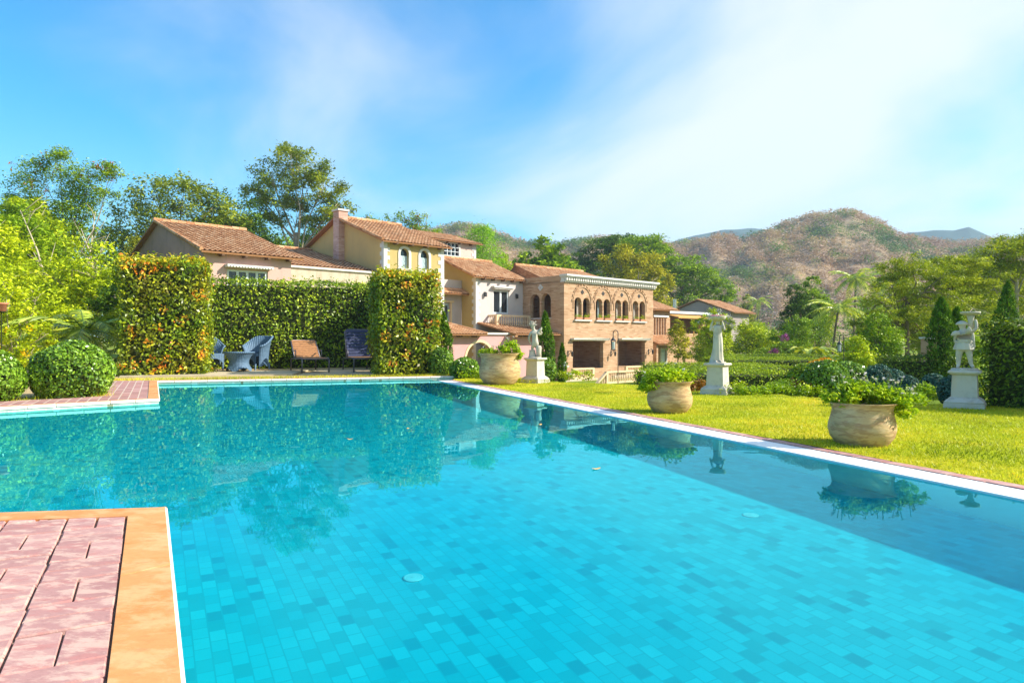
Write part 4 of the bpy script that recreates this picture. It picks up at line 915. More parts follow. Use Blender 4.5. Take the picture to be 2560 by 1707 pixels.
mb = MB(); mb.lathe([(.09, 1.1), (.11, 1.2), (.08, 1.35), (.03, 1.5), (.005, 1.55)], 10); mb.build('water_jet', plain('white_water', (0.85, 0.88, 0.9), .3, .5, .05), fo, True)
def hook_lamp(loc, h, label, flip):
    t = thing('garden_lantern', label, 'lantern', loc, 0, 'black lanterns on shepherd hook posts'); s = -1 if flip else 1
    mb = MB(); arc = [(s * (-.045 - .045 * math.cos(q)) + s * .09 * 0, 0, h - .05 + .05 * math.sin(q)) for q in np.linspace(math.pi, 0, 8)]
    mb.tube([(0, 0, -.1), (0, 0, h - .05)] + [(s * -.045 + s * .045 * math.cos(q), 0, h - .05 + .05 * math.sin(q)) for q in np.linspace(0, math.pi, 8)][1:] + [(s * -.09, 0, h - .12)], .008, 6); mb.build('post', M_IRON, t)
    mb = MB(); c = (s * -.09, 0, 0); top = h - .12
    mb.lathe([(.01, top), (.02, top - .03), (.055, top - .07), (.06, top - .075)], 8, c)
    for k in range(4): a = math.pi / 4 + k * math.pi / 2; x, y = .05 * math.cos(a), .05 * math.sin(a); mb.tube([(c[0] + x, y, top - .07), (c[0] + x * .8, y * .8, top - .24)], .006, 5)
    mb.lathe([(.052, top - .25), (.052, top - .235)], 8, c); ln = mb.build('lantern', M_IRON, t)
    mb = MB(); mb.lathe([(.03, top - .23), (.034, top - .09)], 8, c); mb.build('glass', plain('frosted_glass', (.7, .7, .68), .4, .4, .05), ln)
hook_lamp((1.98, 12.75, LZ), 1.02, 'black garden lantern on a hook post at the lawn edge before the brick house', False)
hook_lamp((6.95, 14.3, -0.15), 1.05, 'black garden lantern on a hook post behind the rightmost clay pot', False)
#@@OBJECTS
# ------------------------------------------------------------------ clipped hedges
M_HEDGE = leafmat('hedge_leaf', [(0, (0.045, 0.11, 0.008)), (0.45, (0.09, 0.20, 0.012)), (0.8, (0.20, 0.33, 0.02)), (1, (0.40, 0.46, 0.04))], 0.38, 0.28, 0.4)
M_REDTIP = leafmat('red_tip_leaf', [(0, (0.05, 0.12, 0.008)), (0.4, (0.11, 0.22, 0.012)), (0.68, (0.30, 0.40, 0.02)), (0.80, (0.52, 0.46, 0.04)), (0.90, (0.66, 0.24, 0.03)), (1, (0.60, 0.09, 0.03))], 0.36, 0.28, 0.4, 0.12)
M_BOX = leafmat('boxwood_leaf', [(0, (0.04, 0.11, 0.012)), (0.5, (0.085, 0.20, 0.02)), (1, (0.22, 0.36, 0.05))], 0.3, 0.2, 0.5)
M_BLUE = leafmat('blue_juniper', [(0, (0.03, 0.10, 0.09)), (0.5, (0.06, 0.17, 0.14)), (1, (0.16, 0.28, 0.20))], 0.6, 0.15, 0.2, 0.1)
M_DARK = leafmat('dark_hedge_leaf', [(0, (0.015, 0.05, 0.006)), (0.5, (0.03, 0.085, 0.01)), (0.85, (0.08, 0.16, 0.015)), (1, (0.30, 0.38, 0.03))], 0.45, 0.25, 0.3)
M_TWIG = plain('twig', (0.045, 0.055, 0.02), 0.9, 0.05, 0.3, 10)
M_BARK = plain('bark', (0.22, 0.16, 0.10), 0.9, 0.1, 0.3, 5, 0.5)
M_PALEBARK = plain('pale_bark', (0.46, 0.38, 0.27), 0.85, 0.1, 0.25, 4, 0.4)
HA = R(19.5)
def hedge_box(t, boxes, n, mat, size, faces=('x-', 'x+', 'y-', 'y+', 'z+'), red=0, und=0.05):
    core = MB(); P = []; N = []
    for (x0, x1, y0, y1, z0, z1) in boxes:
        q_ = 1.5 * size; core.box(x0 + q_, x1 - q_, y0 + q_, y1 - q_, z0, z1 - q_)
        tot = sum((b[1] - b[0]) * (b[5] - b[4]) for b in boxes); k = int(n * (x1 - x0 + y1 - y0) / sum(b[1] - b[0] + b[3] - b[2] for b in boxes))
        for jit, frac in ((0.4 * size, 0.65), (1.1 * size, 0.35)):
            p, nn = box_points(int(k * frac), x0 + (0 if jit < .5 * size else .6 * size), x1 - (0 if jit < .5 * size else .6 * size), y0 + (0 if jit < .5 * size else .6 * size), y1 - (0 if jit < .5 * size else .6 * size), z0, z1 - (0 if jit < .5 * size else .6 * size), faces, jit, und); P.append(p); N.append(nn)
        # loose sprigs above the cut top
        m = int(k * 0.05); p = np.stack([x0 + RNG.random(m) * (x1 - x0), y0 + RNG.random(m) * (y1 - y0), z1 + np.abs(RNG.normal(size=m)) * 0.8 * size], 1); P.append(p); N.append(np.tile([0, 0, 1.0], (m, 1)))
    core.build('inner_branches', M_TWIG, t)
    P = np.concatenate(P); N = np.concatenate(N); r = RNG.random(len(P)) * 0.7
    if red:
        b = boxes[0]; cen = np.stack([b[0] + RNG.random(red) * (b[1] - b[0]), b[2] + RNG.random(red) * (b[3] - b[2]), b[4] + RNG.random(red) * (b[5] - b[4] + .1)], 1)
        half = red // 2; cen[:half, 1] = b[2]; cen[half:half + red // 4, 0] = b[1]; cen[half + red // 4:, 2] = b[5]
        d = np.min(np.linalg.norm(P[:, None, :] - cen[None], axis=2), axis=1) if len(P) * red < 4e6 else np.concatenate([np.min(np.linalg.norm(q[:, None, :] - cen[None], axis=2), axis=1) for q in np.array_split(P, 12)])
        r = np.where((d < 0.12) & (RNG.random(len(P)) < .62), 0.76 + RNG.random(len(P)) * .22, r)
        r = np.where((P[:, 2] > b[5] - .06) & (RNG.random(len(P)) < .6), .6 + RNG.random(len(P)) * .26, r)
    else: r = RNG.random(len(P)) ** 1.15
    return link('foliage', leaf_mesh('foliage', P, size * (0.7 + 0.6 * RNG.random(len(P))), mat, r, up=0.25, aspect=0.5, normal=N), t)
t = thing('hedge', 'clipped dark green hedge behind the wicker chairs and wooden sun loungers', 'hedge', (-9.1, 18.2, 0), HA)
hedge_box(t, [(0, 6.3, 0, 1.0, 0, 2.42), (-.6, .5, -1.8, 0, 0, 2.3), (5.5, 6.4, -2.7, 0, 0, 2.4)], 34000, M_HEDGE, .085)
t = thing('hedge_pillar', 'tall square clipped hedge pillar with orange red leaf tips beside the left wicker chair', 'hedge', (-8.62, 14.95, 0), HA, 'clipped hedge pillars with red tips')
hedge_box(t, [(0, 1.72, 0, 1.7, 0, 2.58)], 17000, M_REDTIP, .085, red=62, und=.07)
t = thing('hedge_pillar', 'clipped hedge pillar with few orange tips at the right hedge end', 'hedge', (-2.95, 15.25, 0), HA, 'clipped hedge pillars with red tips')
hedge_box(t, [(0, 1.36, 0, 1.3, 0, 2.3)], 13000, M_REDTIP, .085, red=34, und=.09)
t = thing('hedge', 'tall shaded hedge wall right of the statue holding a dish overhead', 'hedge', (6.0, 8.75, -.06), R(-54.5))
hedge_box(t, [(0, 6.5, 0, 1.6, 0, 1.06)], 42000, M_DARK, .05, und=.02)
t = thing('hedge', 'low clipped hedge behind the round blue green shrubs', 'hedge', (8.55, 15.6, -.35), R(-12))
hedge_box(t, [(0, 1.9, 0, .8, 0, .72)], 6000, M_DARK, .06)
M_PART = leafmat('parterre_leaf', [(0, (0.06, 0.13, 0.006)), (0.5, (0.13, 0.24, 0.010)), (1, (0.34, 0.42, 0.02))], 0.45, 0.22, 0.2)
for x, y, l, w_, zt, a, lab in [(3.0, 13.9, 2.85, 2.3, .11, 3, 'nearest broad flat topped hedge behind the draped statue plinth'), (4.2, 18.0, 3.5, 3.4, .06, 3, 'second flat topped hedge row from the draped statue'), (7.7, 23.8, 3.7, 3.2, .10, 3, 'third flat topped hedge row from the draped statue'), (9.9, 30.5, 4.4, 3.0, .07, 3, 'farthest flat topped hedge row below the purple bougainvillea')]:
    t = thing('low_hedge', lab, 'hedge', (x, y, zt - .75), R(a), 'low hedge rows of the lower garden')
    hedge_box(t, [(0, l, 0, w_, -.5, .75)], 16000, M_PART, .045, und=.015)
def ball(name, label, x, y, z, rx, rz, n, mat, size, group=None, seed=0, lump=0.06):
    t = thing(name, label, 'shrub', (x, y, z), random.random() * 6, group)
    d = RNG.normal(size=(n, 3)); d /= np.linalg.norm(d, axis=1)[:, None]; keep = d[:, 2] > -.75; d = d[keep]
    l = 1 + lump * np.sin(d[:, 0] * 5 + seed) * np.cos(d[:, 1] * 4.3 + d[:, 2] * 5 + seed); rr = l * (1 - np.abs(RNG.normal(size=len(d))) * 0.06)
    P = d * rr[:, None] * np.array([rx, rx, rz]) + np.array([0, 0, rz * .72])
    mb = MB(); mb.lathe([(rx * .86 * math.sin(q), rz * .72 - rz * .86 * math.cos(q)) for q in np.linspace(.75, math.pi - .02, 10)], 16); mb.build('inner_branches', M_TWIG, t, True)
    link('foliage', leaf_mesh('foliage', P, size * (.7 + .6 * RNG.random(len(P))), mat, RNG.random(len(P)) ** 1.2, up=.2, aspect=.55, normal=d), t); return t
ball('boxwood_ball', 'large round clipped boxwood on the left pool bank', -6.28, 9.75, -.02, .53, .46, 9000, M_BOX, .05, 'round clipped boxwoods', 1)
ball('boxwood_ball', 'round clipped boxwood cut by the left picture edge', -7.0, 9.0, -.02, .50, .42, 8000, M_BOX, .05, 'round clipped boxwoods', 2)
ball('boxwood_ball', 'pale leaved round shrub against the right hedge pillar', -1.62, 15.6, -.05, .28, .39, 3500, M_BOX, .05, 'round clipped boxwoods', 3)
ball('boxwood_ball', 'round shrub between the slim cypress and the largest clay pot', -1.05, 15.05, -.06, .34, .27, 3500, M_BOX, .05, 'round clipped boxwoods', 4)
ball('boxwood_ball', 'bright green shrub half hidden behind the plinth of the winged child statue', .72, 14.6, -.08, .24, .28, 3000, M_BOX, .05, 'round clipped boxwoods', 5)
ball('boxwood_ball', 'round green shrub in front of the orange leaved shrub', 5.95, 13.8, -.3, .36, .36, 5000, M_HEDGE, .05, 'round clipped boxwoods', 6)
ball('boxwood_ball', 'dark round shrub left behind the rightmost clay pot', 5.0, 10.9, -.12, .37, .34, 6000, M_BOX, .045, 'round clipped boxwoods', 7)
ball('boxwood_ball', 'pale topped round shrub behind the hook lantern', 5.75, 11.7, -.15, .42, .33, 5000, M_BOX, .045, 'round clipped boxwoods', 8)
for k, (x, y, r_, h_, lb) in enumerate([(6.02, 11.2, .24, .26, 'leftmost of the blue green round shrubs'), (6.42, 11.5, .24, .21, 'flat blue green shrub beside the leftmost blue one'), (6.2, 10.7, .17, .18, 'small grey green shrub among the blue green shrubs'), (6.42, 10.4, .19, .2, 'greenish round shrub among the blue green shrubs'), (6.2, 9.55, .22, .215, 'blue round shrub nearest the statue holding a dish')]):
    ball('blue_shrub', lb, x, y, -.1, r_, h_ * 1.1, 3000, M_BLUE, .035, 'blue green round shrubs', 10 + k)
M_ORANGE = leafmat('orange_leaf', [(0, (0.30, 0.10, 0.01)), (.5, (0.60, 0.22, 0.012)), (1, (0.75, 0.42, 0.03))], .5, .3)
ball('orange_shrub', 'bright orange leaved shrub beside the hook lantern', 7.75, 17.0, -.45, .55, .45, 5000, M_ORANGE, .06, None, 21)
# ------------------------------------------------------------------ plinths and statues
def stonemat(name):
    t = NT(name); v = t.coord('Object'); f = t.noise(v, 5, 6, 0.65); g = t.noise(t.coord('Object', scale=(3, 3, .7)), 4, 6, 0.7)
    col = t.mix(t.math('MULTIPLY', t.step(f, .45, .68), .65), (0.56, 0.52, 0.44), (0.30, 0.27, 0.21)); col = t.mix(t.math('MULTIPLY', t.step(g, .52, .72), .5), col, (0.62, 0.47, 0.30))
    return t.done(t.pbr(col, .85, .15, t.bump(t.noise(v, 40, 4), .3, .004)))
M_STONE = stonemat('cast_stone')
def sq(mb, prof):
    b = len(mb.v); mb.lathe([(r * math.sqrt(2), z) for r, z in prof], 4)
    c, s = math.cos(math.pi / 4), math.sin(math.pi / 4)
    for i in range(b, len(mb.v)): x, y, z = mb.v[i]; mb.v[i] = (x * c - y * s, x * s + y * c, z)
def plinth(x, y, h, s, label):
    t = thing('plinth', label, 'plinth', (x, y, LZ), R(-37), 'stone plinths on the lawn')
    mb = MB(); sq(mb, [(s * .80, -.03), (s * .80, h * .10), (s * .76, h * .105), (s * .78, h * .15), (s * .72, h * .19), (s * .60, h * .25), (s * .53, h * .27)]); mb.build('base', M_STONE, t)
    mb = MB(); sq(mb, [(s * .52, h * .268), (s * .48, h * .88)]); mb.build('shaft', M_STONE, t)
    mb = MB(); sq(mb, [(s * .49, h * .878), (s * .56, h * .905), (s * .58, h * .93), (s * .64, h * .935), (s * .64, h * .97), (s * .60, h)]); mb.build('cap', M_STONE, t)
ST1, ST2, ST3 = (.46, 13.45), (3.24, 10.75), (5.72, 8.62)
plinth(*ST1, .49, .26, 'stone plinth under the child statue by the largest clay pot'); plinth(*ST2, .48, .26, 'stone plinth under the draped woman statue'); plinth(*ST3, .46, .27, 'stone plinth under the statue holding up a dish')
# winged child seen from behind, one leg raised on a stump
k = .00096; c1 = lambda px, py, y, r: ((px - 300) * k, y, (890 - py) * k, r * k)
t1 = thing('statue', 'stone child statue seen from behind with one foot on a stump', 'statue', (*ST1, LZ + .49), R(-2), 'stone statues on plinths')
nodes = [c1(300, 590, 0, 62), c1(292, 530, 0, 64), c1(285, 450, 0, 60), c1(278, 380, .01, 62), c1(268, 335, .01, 38), c1(258, 300, .0, 26), c1(250, 262, -.005, 44), c1(245, 222, -.005, 60), c1(248, 185, 0, 46),
         c1(335, 640, .005, 48), c1(350, 720, .0, 38), c1(358, 790, .0, 30), c1(362, 860, .0, 24), c1(372, 884, -.03, 18),
         c1(262, 650, .03, 46), c1(235, 690, .06, 36), c1(245, 740, .05, 26), c1(240, 762, .05, 20),
         c1(215, 372, .01, 34), c1(182, 440, .01, 28), c1(168, 505, .02, 24), c1(190, 570, .05, 20), c1(215, 620, .06, 16),
         c1(335, 345, .01, 34), c1(395, 355, .02, 29), c1(430, 372, .02, 25), c1(408, 410, .06, 22), c1(372, 425, .08, 18)]
edges = [(0, 1), (1, 2), (2, 3), (3, 4), (4, 5), (5, 6), (6, 7), (7, 8), (0, 9), (9, 10), (10, 11), (11, 12), (12, 13), (0, 14), (14, 15), (15, 16), (16, 17), (3, 18), (18, 19), (19, 20), (20, 21), (21, 22), (3, 23), (23, 24), (24, 25), (25, 26), (26, 27)]
skinned('body', nodes, edges, M_STONE, t1)
hr = [c1(250, 190, -.01, 20)]
P, Q = crown_points([(-.05, -.004, .668, .058, .058, .052)], 40, 30); mb = MB()
for p in P[:40]: mb.lathe([(.001, -.012), (.010, -.006), (.012, .002), (.008, .009), (.001, .012)], 6, tuple(p))
mb.build('hair', M_STONE, t1, True)
mb = MB(); mb.lathe([(.085, 0), (.075, .03), (.062, .1), (.058, .13), (.066, .15), (.04, .155)], 14, (-.06, .04, 0), wob=lambda a, z: .08 * math.sin(5 * a + z * 30)); mb.build('stump', M_STONE, t1, True)
mb = MB(); mb.lathe([(.055, 0), (.05, .1), (.058, .2), (.045, .235), (.02, .24)], 14, (.065, -.01, 0), wob=lambda a, z: .16 * math.sin(6 * a)); mb.build('drapery', M_STONE, t1, True)
def wing(mb, root, tip, w_, th=.012):
    r_, t_ = Vector(root), Vector(tip); d = t_ - r_; n = Vector((d.z, 0, -d.x)).normalized(); pts = []
    for q in range(9): s = q / 8; pts.append((s, w_ * math.sin(math.pi * (s * .85 + .12)) ** .7))
    A = [r_ + d * s + n * (-a * .3) for s, a in pts]; B = [r_ + d * s + n * a for s, a in pts]; up = Vector((0, th, 0)); vs = []
    for a, b in zip(A, B): vs += [a - up, b - up * .4, b + up * .4, a + up]
    mb.add(vs, [(4 * i + j, 4 * i + (j + 1) % 4, 4 * i + 4 + (j + 1) % 4, 4 * i + 4 + j) for i in range(8) for j in range(4)] + [(3, 2, 1, 0), (32, 33, 34, 35)])
mb = MB(); wing(mb, (.03, -.055, .50), (.125, -.075, .60), .05); wing(mb, (.03, -.055, .50), (.13, -.065, .46), .04); o = mb.build('wing', M_STONE, t1, True)
mb = MB(); mb.lathe([(.12, 0), (.12, .018), (.11, .022)], 18, (0, 0, -.002)); mb.build('foot_slab', M_STONE, t1)
# draped woman carrying a flower bowl on her head
k2 = .00092; t2 = thing('statue', 'stone statue of a draped woman with a bowl of pink flowers on her head', 'statue', (*ST2, LZ + .48), R(-16), 'stone statues on plinths')
prof = [(0, .098), (.03, .10), (.1, .088), (.2, .078), (.3, .072), (.38, .07), (.44, .062), (.50, .066), (.55, .07), (.585, .055), (.60, .03)]
vs = []; n = 40
for z, r_ in prof:
    off_ = .012 * math.sin(z * 7)
    for q in range(n):
        a = 2 * math.pi * q / n; fold = 1 + (.10 * math.sin(a * 9 + z * 6) + .06 * math.sin(a * 5 - z * 9)) * (1 - z / .7)
        vs.append((off_ - .02 + .02 * z / .5 + r_ * fold * math.cos(a), r_ * .78 * fold * math.sin(a), z))
mb = MB(); mb.add(vs, [(i * n + q, i * n + (q + 1) % n, (i + 1) * n + (q + 1) % n, (i + 1) * n + q) for i in range(len(prof) - 1) for q in range(n)] + [tuple(range((len(prof) - 1) * n, len(prof) * n))])
mb.build('robe', M_STONE, t2, True)
nodes = [(0, 0, .55, .05), (0, 0, .59, .03), (.002, -.004, .615, .026), (.004, -.008, .64, .04), (.004, -.006, .675, .036),
         (.055, 0, .575, .028), (.098, -.01, .545, .024), (.105, -.02, .505, .02), (.09, -.03, .56, .018), (.07, -.02, .63, .016), (.06, -.01, .665, .014),
         (-.055, 0, .57, .028), (-.10, -.01, .55, .024), (-.112, -.02, .50, .02), (-.105, -.03, .57, .018), (-.08, -.02, .635, .016), (-.065, -.01, .665, .014)]
skinned('body', nodes, [(0, 1), (1, 2), (2, 3), (3, 4), (0, 5), (5, 6), (6, 7), (6, 8), (8, 9), (9, 10), (0, 11), (11, 12), (12, 13), (12, 14), (14, 15), (15, 16)], M_STONE, t2)
mb = MB(); mb.lathe([(.05, .655), (.075, .665), (.115, .69), (.128, .72), (.132, .735), (.12, .735), (.09, .715), (.01, .71)], 22, (.0, 0, 0), wob=lambda a, z: .03 * math.sin(12 * a)); mb.build('bowl', M_STONE, t2, True)
M_PETAL = leafmat('pink_petal', [(0, (0.5, 0.10, 0.30)), (1, (0.75, 0.35, 0.55))], .6, .3); M_WPETAL = leafmat('white_petal', [(0, (0.75, 0.72, 0.78)), (1, (0.85, 0.80, 0.86))], .6, .3, clump=0.05)
a = RNG.random(160) * 6.28; rr = .11 * np.sqrt(RNG.random(160)); link('flowers', leaf_mesh('flowers', np.stack([rr * np.cos(a), rr * np.sin(a), .738 + RNG.random(160) * .02], 1), .022, M_PETAL), t2)
mb = MB(); mb.lathe([(.125, 0), (.125, .018), (.11, .022)], 20, (0, 0, -.002)); mb.build('foot_slab', M_STONE, t2)
for q in (-.03, .04):
    mb = MB(); mb.tube([(q, -.05, .03), (q + .005, -.1, .022), (q + .01, -.115, .018)], [.022, .018, .008], 8); mb.build('foot', M_STONE, t2, True)
# child in a tunic lifting a dish
k3 = .000867; c3 = lambda px, py, y, r: ((px - 265) * k3, y, (970 - py) * k3, r * k3)
t3 = thing('statue', 'stone child statue in tunic and cap holding a dish overhead', 'statue', (*ST3, LZ + .46), R(-33), 'stone statues on plinths')
nodes = [c3(255, 590, 0, 86), c3(255, 520, 0, 88), c3(250, 455, 0, 84), c3(245, 410, 0, 78), c3(240, 372, 0, 30), c3(232, 338, -.01, 46), c3(228, 305, -.01, 54), c3(230, 278, -.01, 40),
         c3(202, 660, 0, 58), c3(190, 740, 0, 44), c3(186, 820, 0, 36), c3(184, 900, 0, 26), c3(172, 930, -.035, 20), c3(306, 660, 0, 58), c3(320, 740, 0, 42), c3(330, 820, .0, 34), c3(345, 895, 0, 25), c3(372, 925, -.03, 20),
         c3(325, 415, 0, 34), c3(375, 395, -.02, 28), c3(402, 352, -.02, 25), c3(400, 285, -.01, 22), c3(388, 228, 0, 18),
         c3(180, 428, 0, 34), c3(146, 500, .03, 28), c3(152, 565, .06, 24), c3(185, 592, .09, 18)]
edges = [(0, 1), (1, 2), (2, 3), (3, 4), (4, 5), (5, 6), (6, 7), (0, 8), (8, 9), (9, 10), (10, 11), (11, 12), (0, 13), (13, 14), (14, 15), (15, 16), (16, 17), (3, 18), (18, 19), (19, 20), (20, 21), (21, 22), (3, 23), (23, 24), (24, 25), (25, 26)]
skinned('body', nodes, edges, M_STONE, t3)
mb = MB(); mb.lathe([(.112, .262), (.105, .3), (.09, .345), (.085, .36), (.07, .37)], 30, (-.012, 0, 0), wob=lambda a, z: .07 * math.sin(11 * a), cap=False, sq=(1, .85)); mb.build('tunic', M_STONE, t3, True)
mb = MB(); mb.lathe([(.094, .352), (.1, .362), (.094, .374)], 20, (-.01, 0, 0), sq=(1, .85), cap=False); mb.build('belt', M_STONE, t3, True)
mb = MB(); mb.lathe([(.056, .572), (.062, .577), (.056, .594), (.040, .612), (.018, .624), (.002, .627)], 18, (-.032, -.010, 0), sq=(1.15, 1)); mb.build('cap', M_STONE, t3, True)
mb = MB(); mb.lathe([(.03, .53), (.028, .6), (.035, .66), (.045, .69), (.02, .695)], 14, (.06, .0, 0)); mb.lathe([(.03, .688), (.08, .70), (.11, .722), (.112, .735), (.10, .738), (.06, .722), (.01, .718)], 24, (.055, 0, 0), wob=lambda a, z: .05 * math.sin(9 * a)); mb.build('dish', M_STONE, t3, True)
for s in (-1, 1):
    mb = MB(); wing(mb, (-.02 + s * .03, -.075, .46), (-.02 + s * (.13 if s < 0 else .06), -.1, .49 - (.05 if s < 0 else -.06)), .05); mb.build('wing', M_STONE, t3, True)
mb = MB(); mb.tube([(.075, -.02, .51), (.082, -.01, .42), (.09, .0, .3), (.085, 0, .24)], [.014, .02, .02, .012], 8); mb.build('quiver', M_STONE, t3, True)
mb = MB(); mb.lathe([(.15, 0), (.15, .022), (.14, .027)], 20, (0, 0, -.002)); mb.build('foot_slab', M_STONE, t3)

# ------------------------------------------------------------------ clay pots with plants
def potmat():
    t = NT('weathered_clay'); v = t.coord('Object', scale=(1.6, 1.6, 6)); f = t.noise(v, 4.5, 8, .62, .5); g = t.noise(t.coord('Object', scale=(1, 1, 3), loc=(3, 1, 7)), 5.0, 6, .68); h = t.noise(t.coord('Object', scale=(1, 1, 2.2), loc=(9, 4, 2)), 2.4, 4, .6)
    col = t.mix(t.step(f, .46, .56), (0.54, 0.37, 0.18), (0.40, 0.25, 0.12)); col = t.mix(t.math('MULTIPLY', t.step(g, .52, .66), .5), col, (0.66, 0.52, 0.31)); col = t.mix(t.math('MULTIPLY', t.step(h, .58, .68), .55), col, (0.36, 0.27, 0.08))
    return t.done(t.pbr(col, .8, .2, t.bump(t.noise(t.coord('Object', scale=(1, 1, 7)), 9, 4), .5, .01)))
M_POT = potmat(); M_POTSOIL = plain('potting_soil', (0.06, 0.045, 0.03), .95, .05)
M_STEM = plain('green_stem', (0.16, 0.25, 0.04), .6, .2)
PPROF = [(.68, 0), (.77, .06), (.94, .22), (1.0, .40), (.985, .52), (.92, .70), (.885, .82), (.93, .92), (1.02, .985), (1.03, 1.0), (.98, 1.0), (.90, .93), (.84, .82)]
def pot(label, x, y, r_, h_, rz, sq_=(1, 1)):
    t = thing('clay_pot', label, 'pot', (x, y, LZ - .01), rz, 'large clay pots on the lawn')
    mb = MB(); mb.lathe([(a * r_, b * h_) for a, b in PPROF], 44, wob=lambda a, z: .012 * math.sin(3 * a + z * 9) + .006 * math.sin(7 * a)); mb.build('body', M_POT, t, True)
    mb = MB(); mb.lathe([(r_ * .86, h_ * .84), (r_ * .5, h_ * .88), (.01, h_ * .9)], 24, cap=False); mb.build('soil', M_POTSOIL, t, True); return t
def potplant(label, x, y, z, lobes, n, size, stems, flowers, group='plants growing in the clay pots'):
    t = thing('potted_plant', label, 'plant', (x, y, z), 0, group)
    P, Q = crown_points(lobes, n, 26, .2, .35); keep = P[:, 2] > -.12; P, Q = P[keep], Q[keep]
    link('leaves', leaf_mesh('leaves', P, size * (.6 + .8 * RNG.random(len(P))), M_POTLEAF, Q, up=.3, aspect=.48), t)
    mb = MB(); F = []
    for s in range(stems):
        l = lobes[s % len(lobes)]; a = random.random() * 6.28; b = (l[0] + l[3] * .9 * math.cos(a) * random.random(), l[1] + l[4] * .9 * math.sin(a) * random.random(), l[2] + l[5] * (.5 + .2 * random.random()))
        tip = (b[0] + random.gauss(0, .03), b[1] + random.gauss(0, .03), b[2] + l[5] * (.2 + .6 * random.random()) + .02 + .06 * random.random() ** 2)
        mb.tube([(b[0] * .4, b[1] * .4, -.02), b, tip], [.006, .004, .003], 5)
        if s < flowers: F.append([(tip[0] + random.gauss(0, .008), tip[1] + random.gauss(0, .008), tip[2] + random.gauss(0, .006)) for _ in range(7)])
    mb.build('stems', M_STEM, t)
    for f in F: link('flower', leaf_mesh('flower', np.array(f), .020, M_WPETAL, up=.5, aspect=.9), t)
p1_ = (-.235, 13.05); p2_ = (1.86, 8.06); p3_ = (2.83, 5.52)
pot('largest clay pot at the far pool corner', *p1_, .40, .60, .4); pot('middle clay pot with vines hanging over its left side', *p2_, .265, .37, 1.4); pot('clay pot on the lawn nearest the right picture edge', *p3_, .252, .355, 2.2)
potplant('low grass and a round green plant with white flowers in the largest pot', *p1_, .48, [(-.2, 0, .05, .2, .2, .08), (.17, -.02, .12, .2, .2, .16), (.33, -.1, .02, .1, .1, .1)], 2600, .055, 26, 20)
potplant('vine with tiny flowers trailing from the left side of the middle pot', *p2_, .32, [(-.12, -.05, .04, .2, .2, .1), (.06, 0, .05, .17, .2, .08), (-.28, -.12, -.08, .11, .12, .12), (-.31, -.12, -.2, .07, .09, .1), (.2, -.05, .02, .08, .1, .06)], 3200, .045, 20, 10)
for q in (0,):
    potplant('bushy plant with small violet white flowers in the rightmost pot', *p3_, .30, [(-.17, -.02, .05, .14, .16, .08), (-.03, .05, .08, .13, .15, .08), (.08, 0, .06, .15, .18, .09), (.19, -.05, .04, .12, .14, .08), (.26, -.12, -.02, .1, .11, .09), (.37, -.05, .03, .11, .1, .05)], 5200, .036, 46, 24)

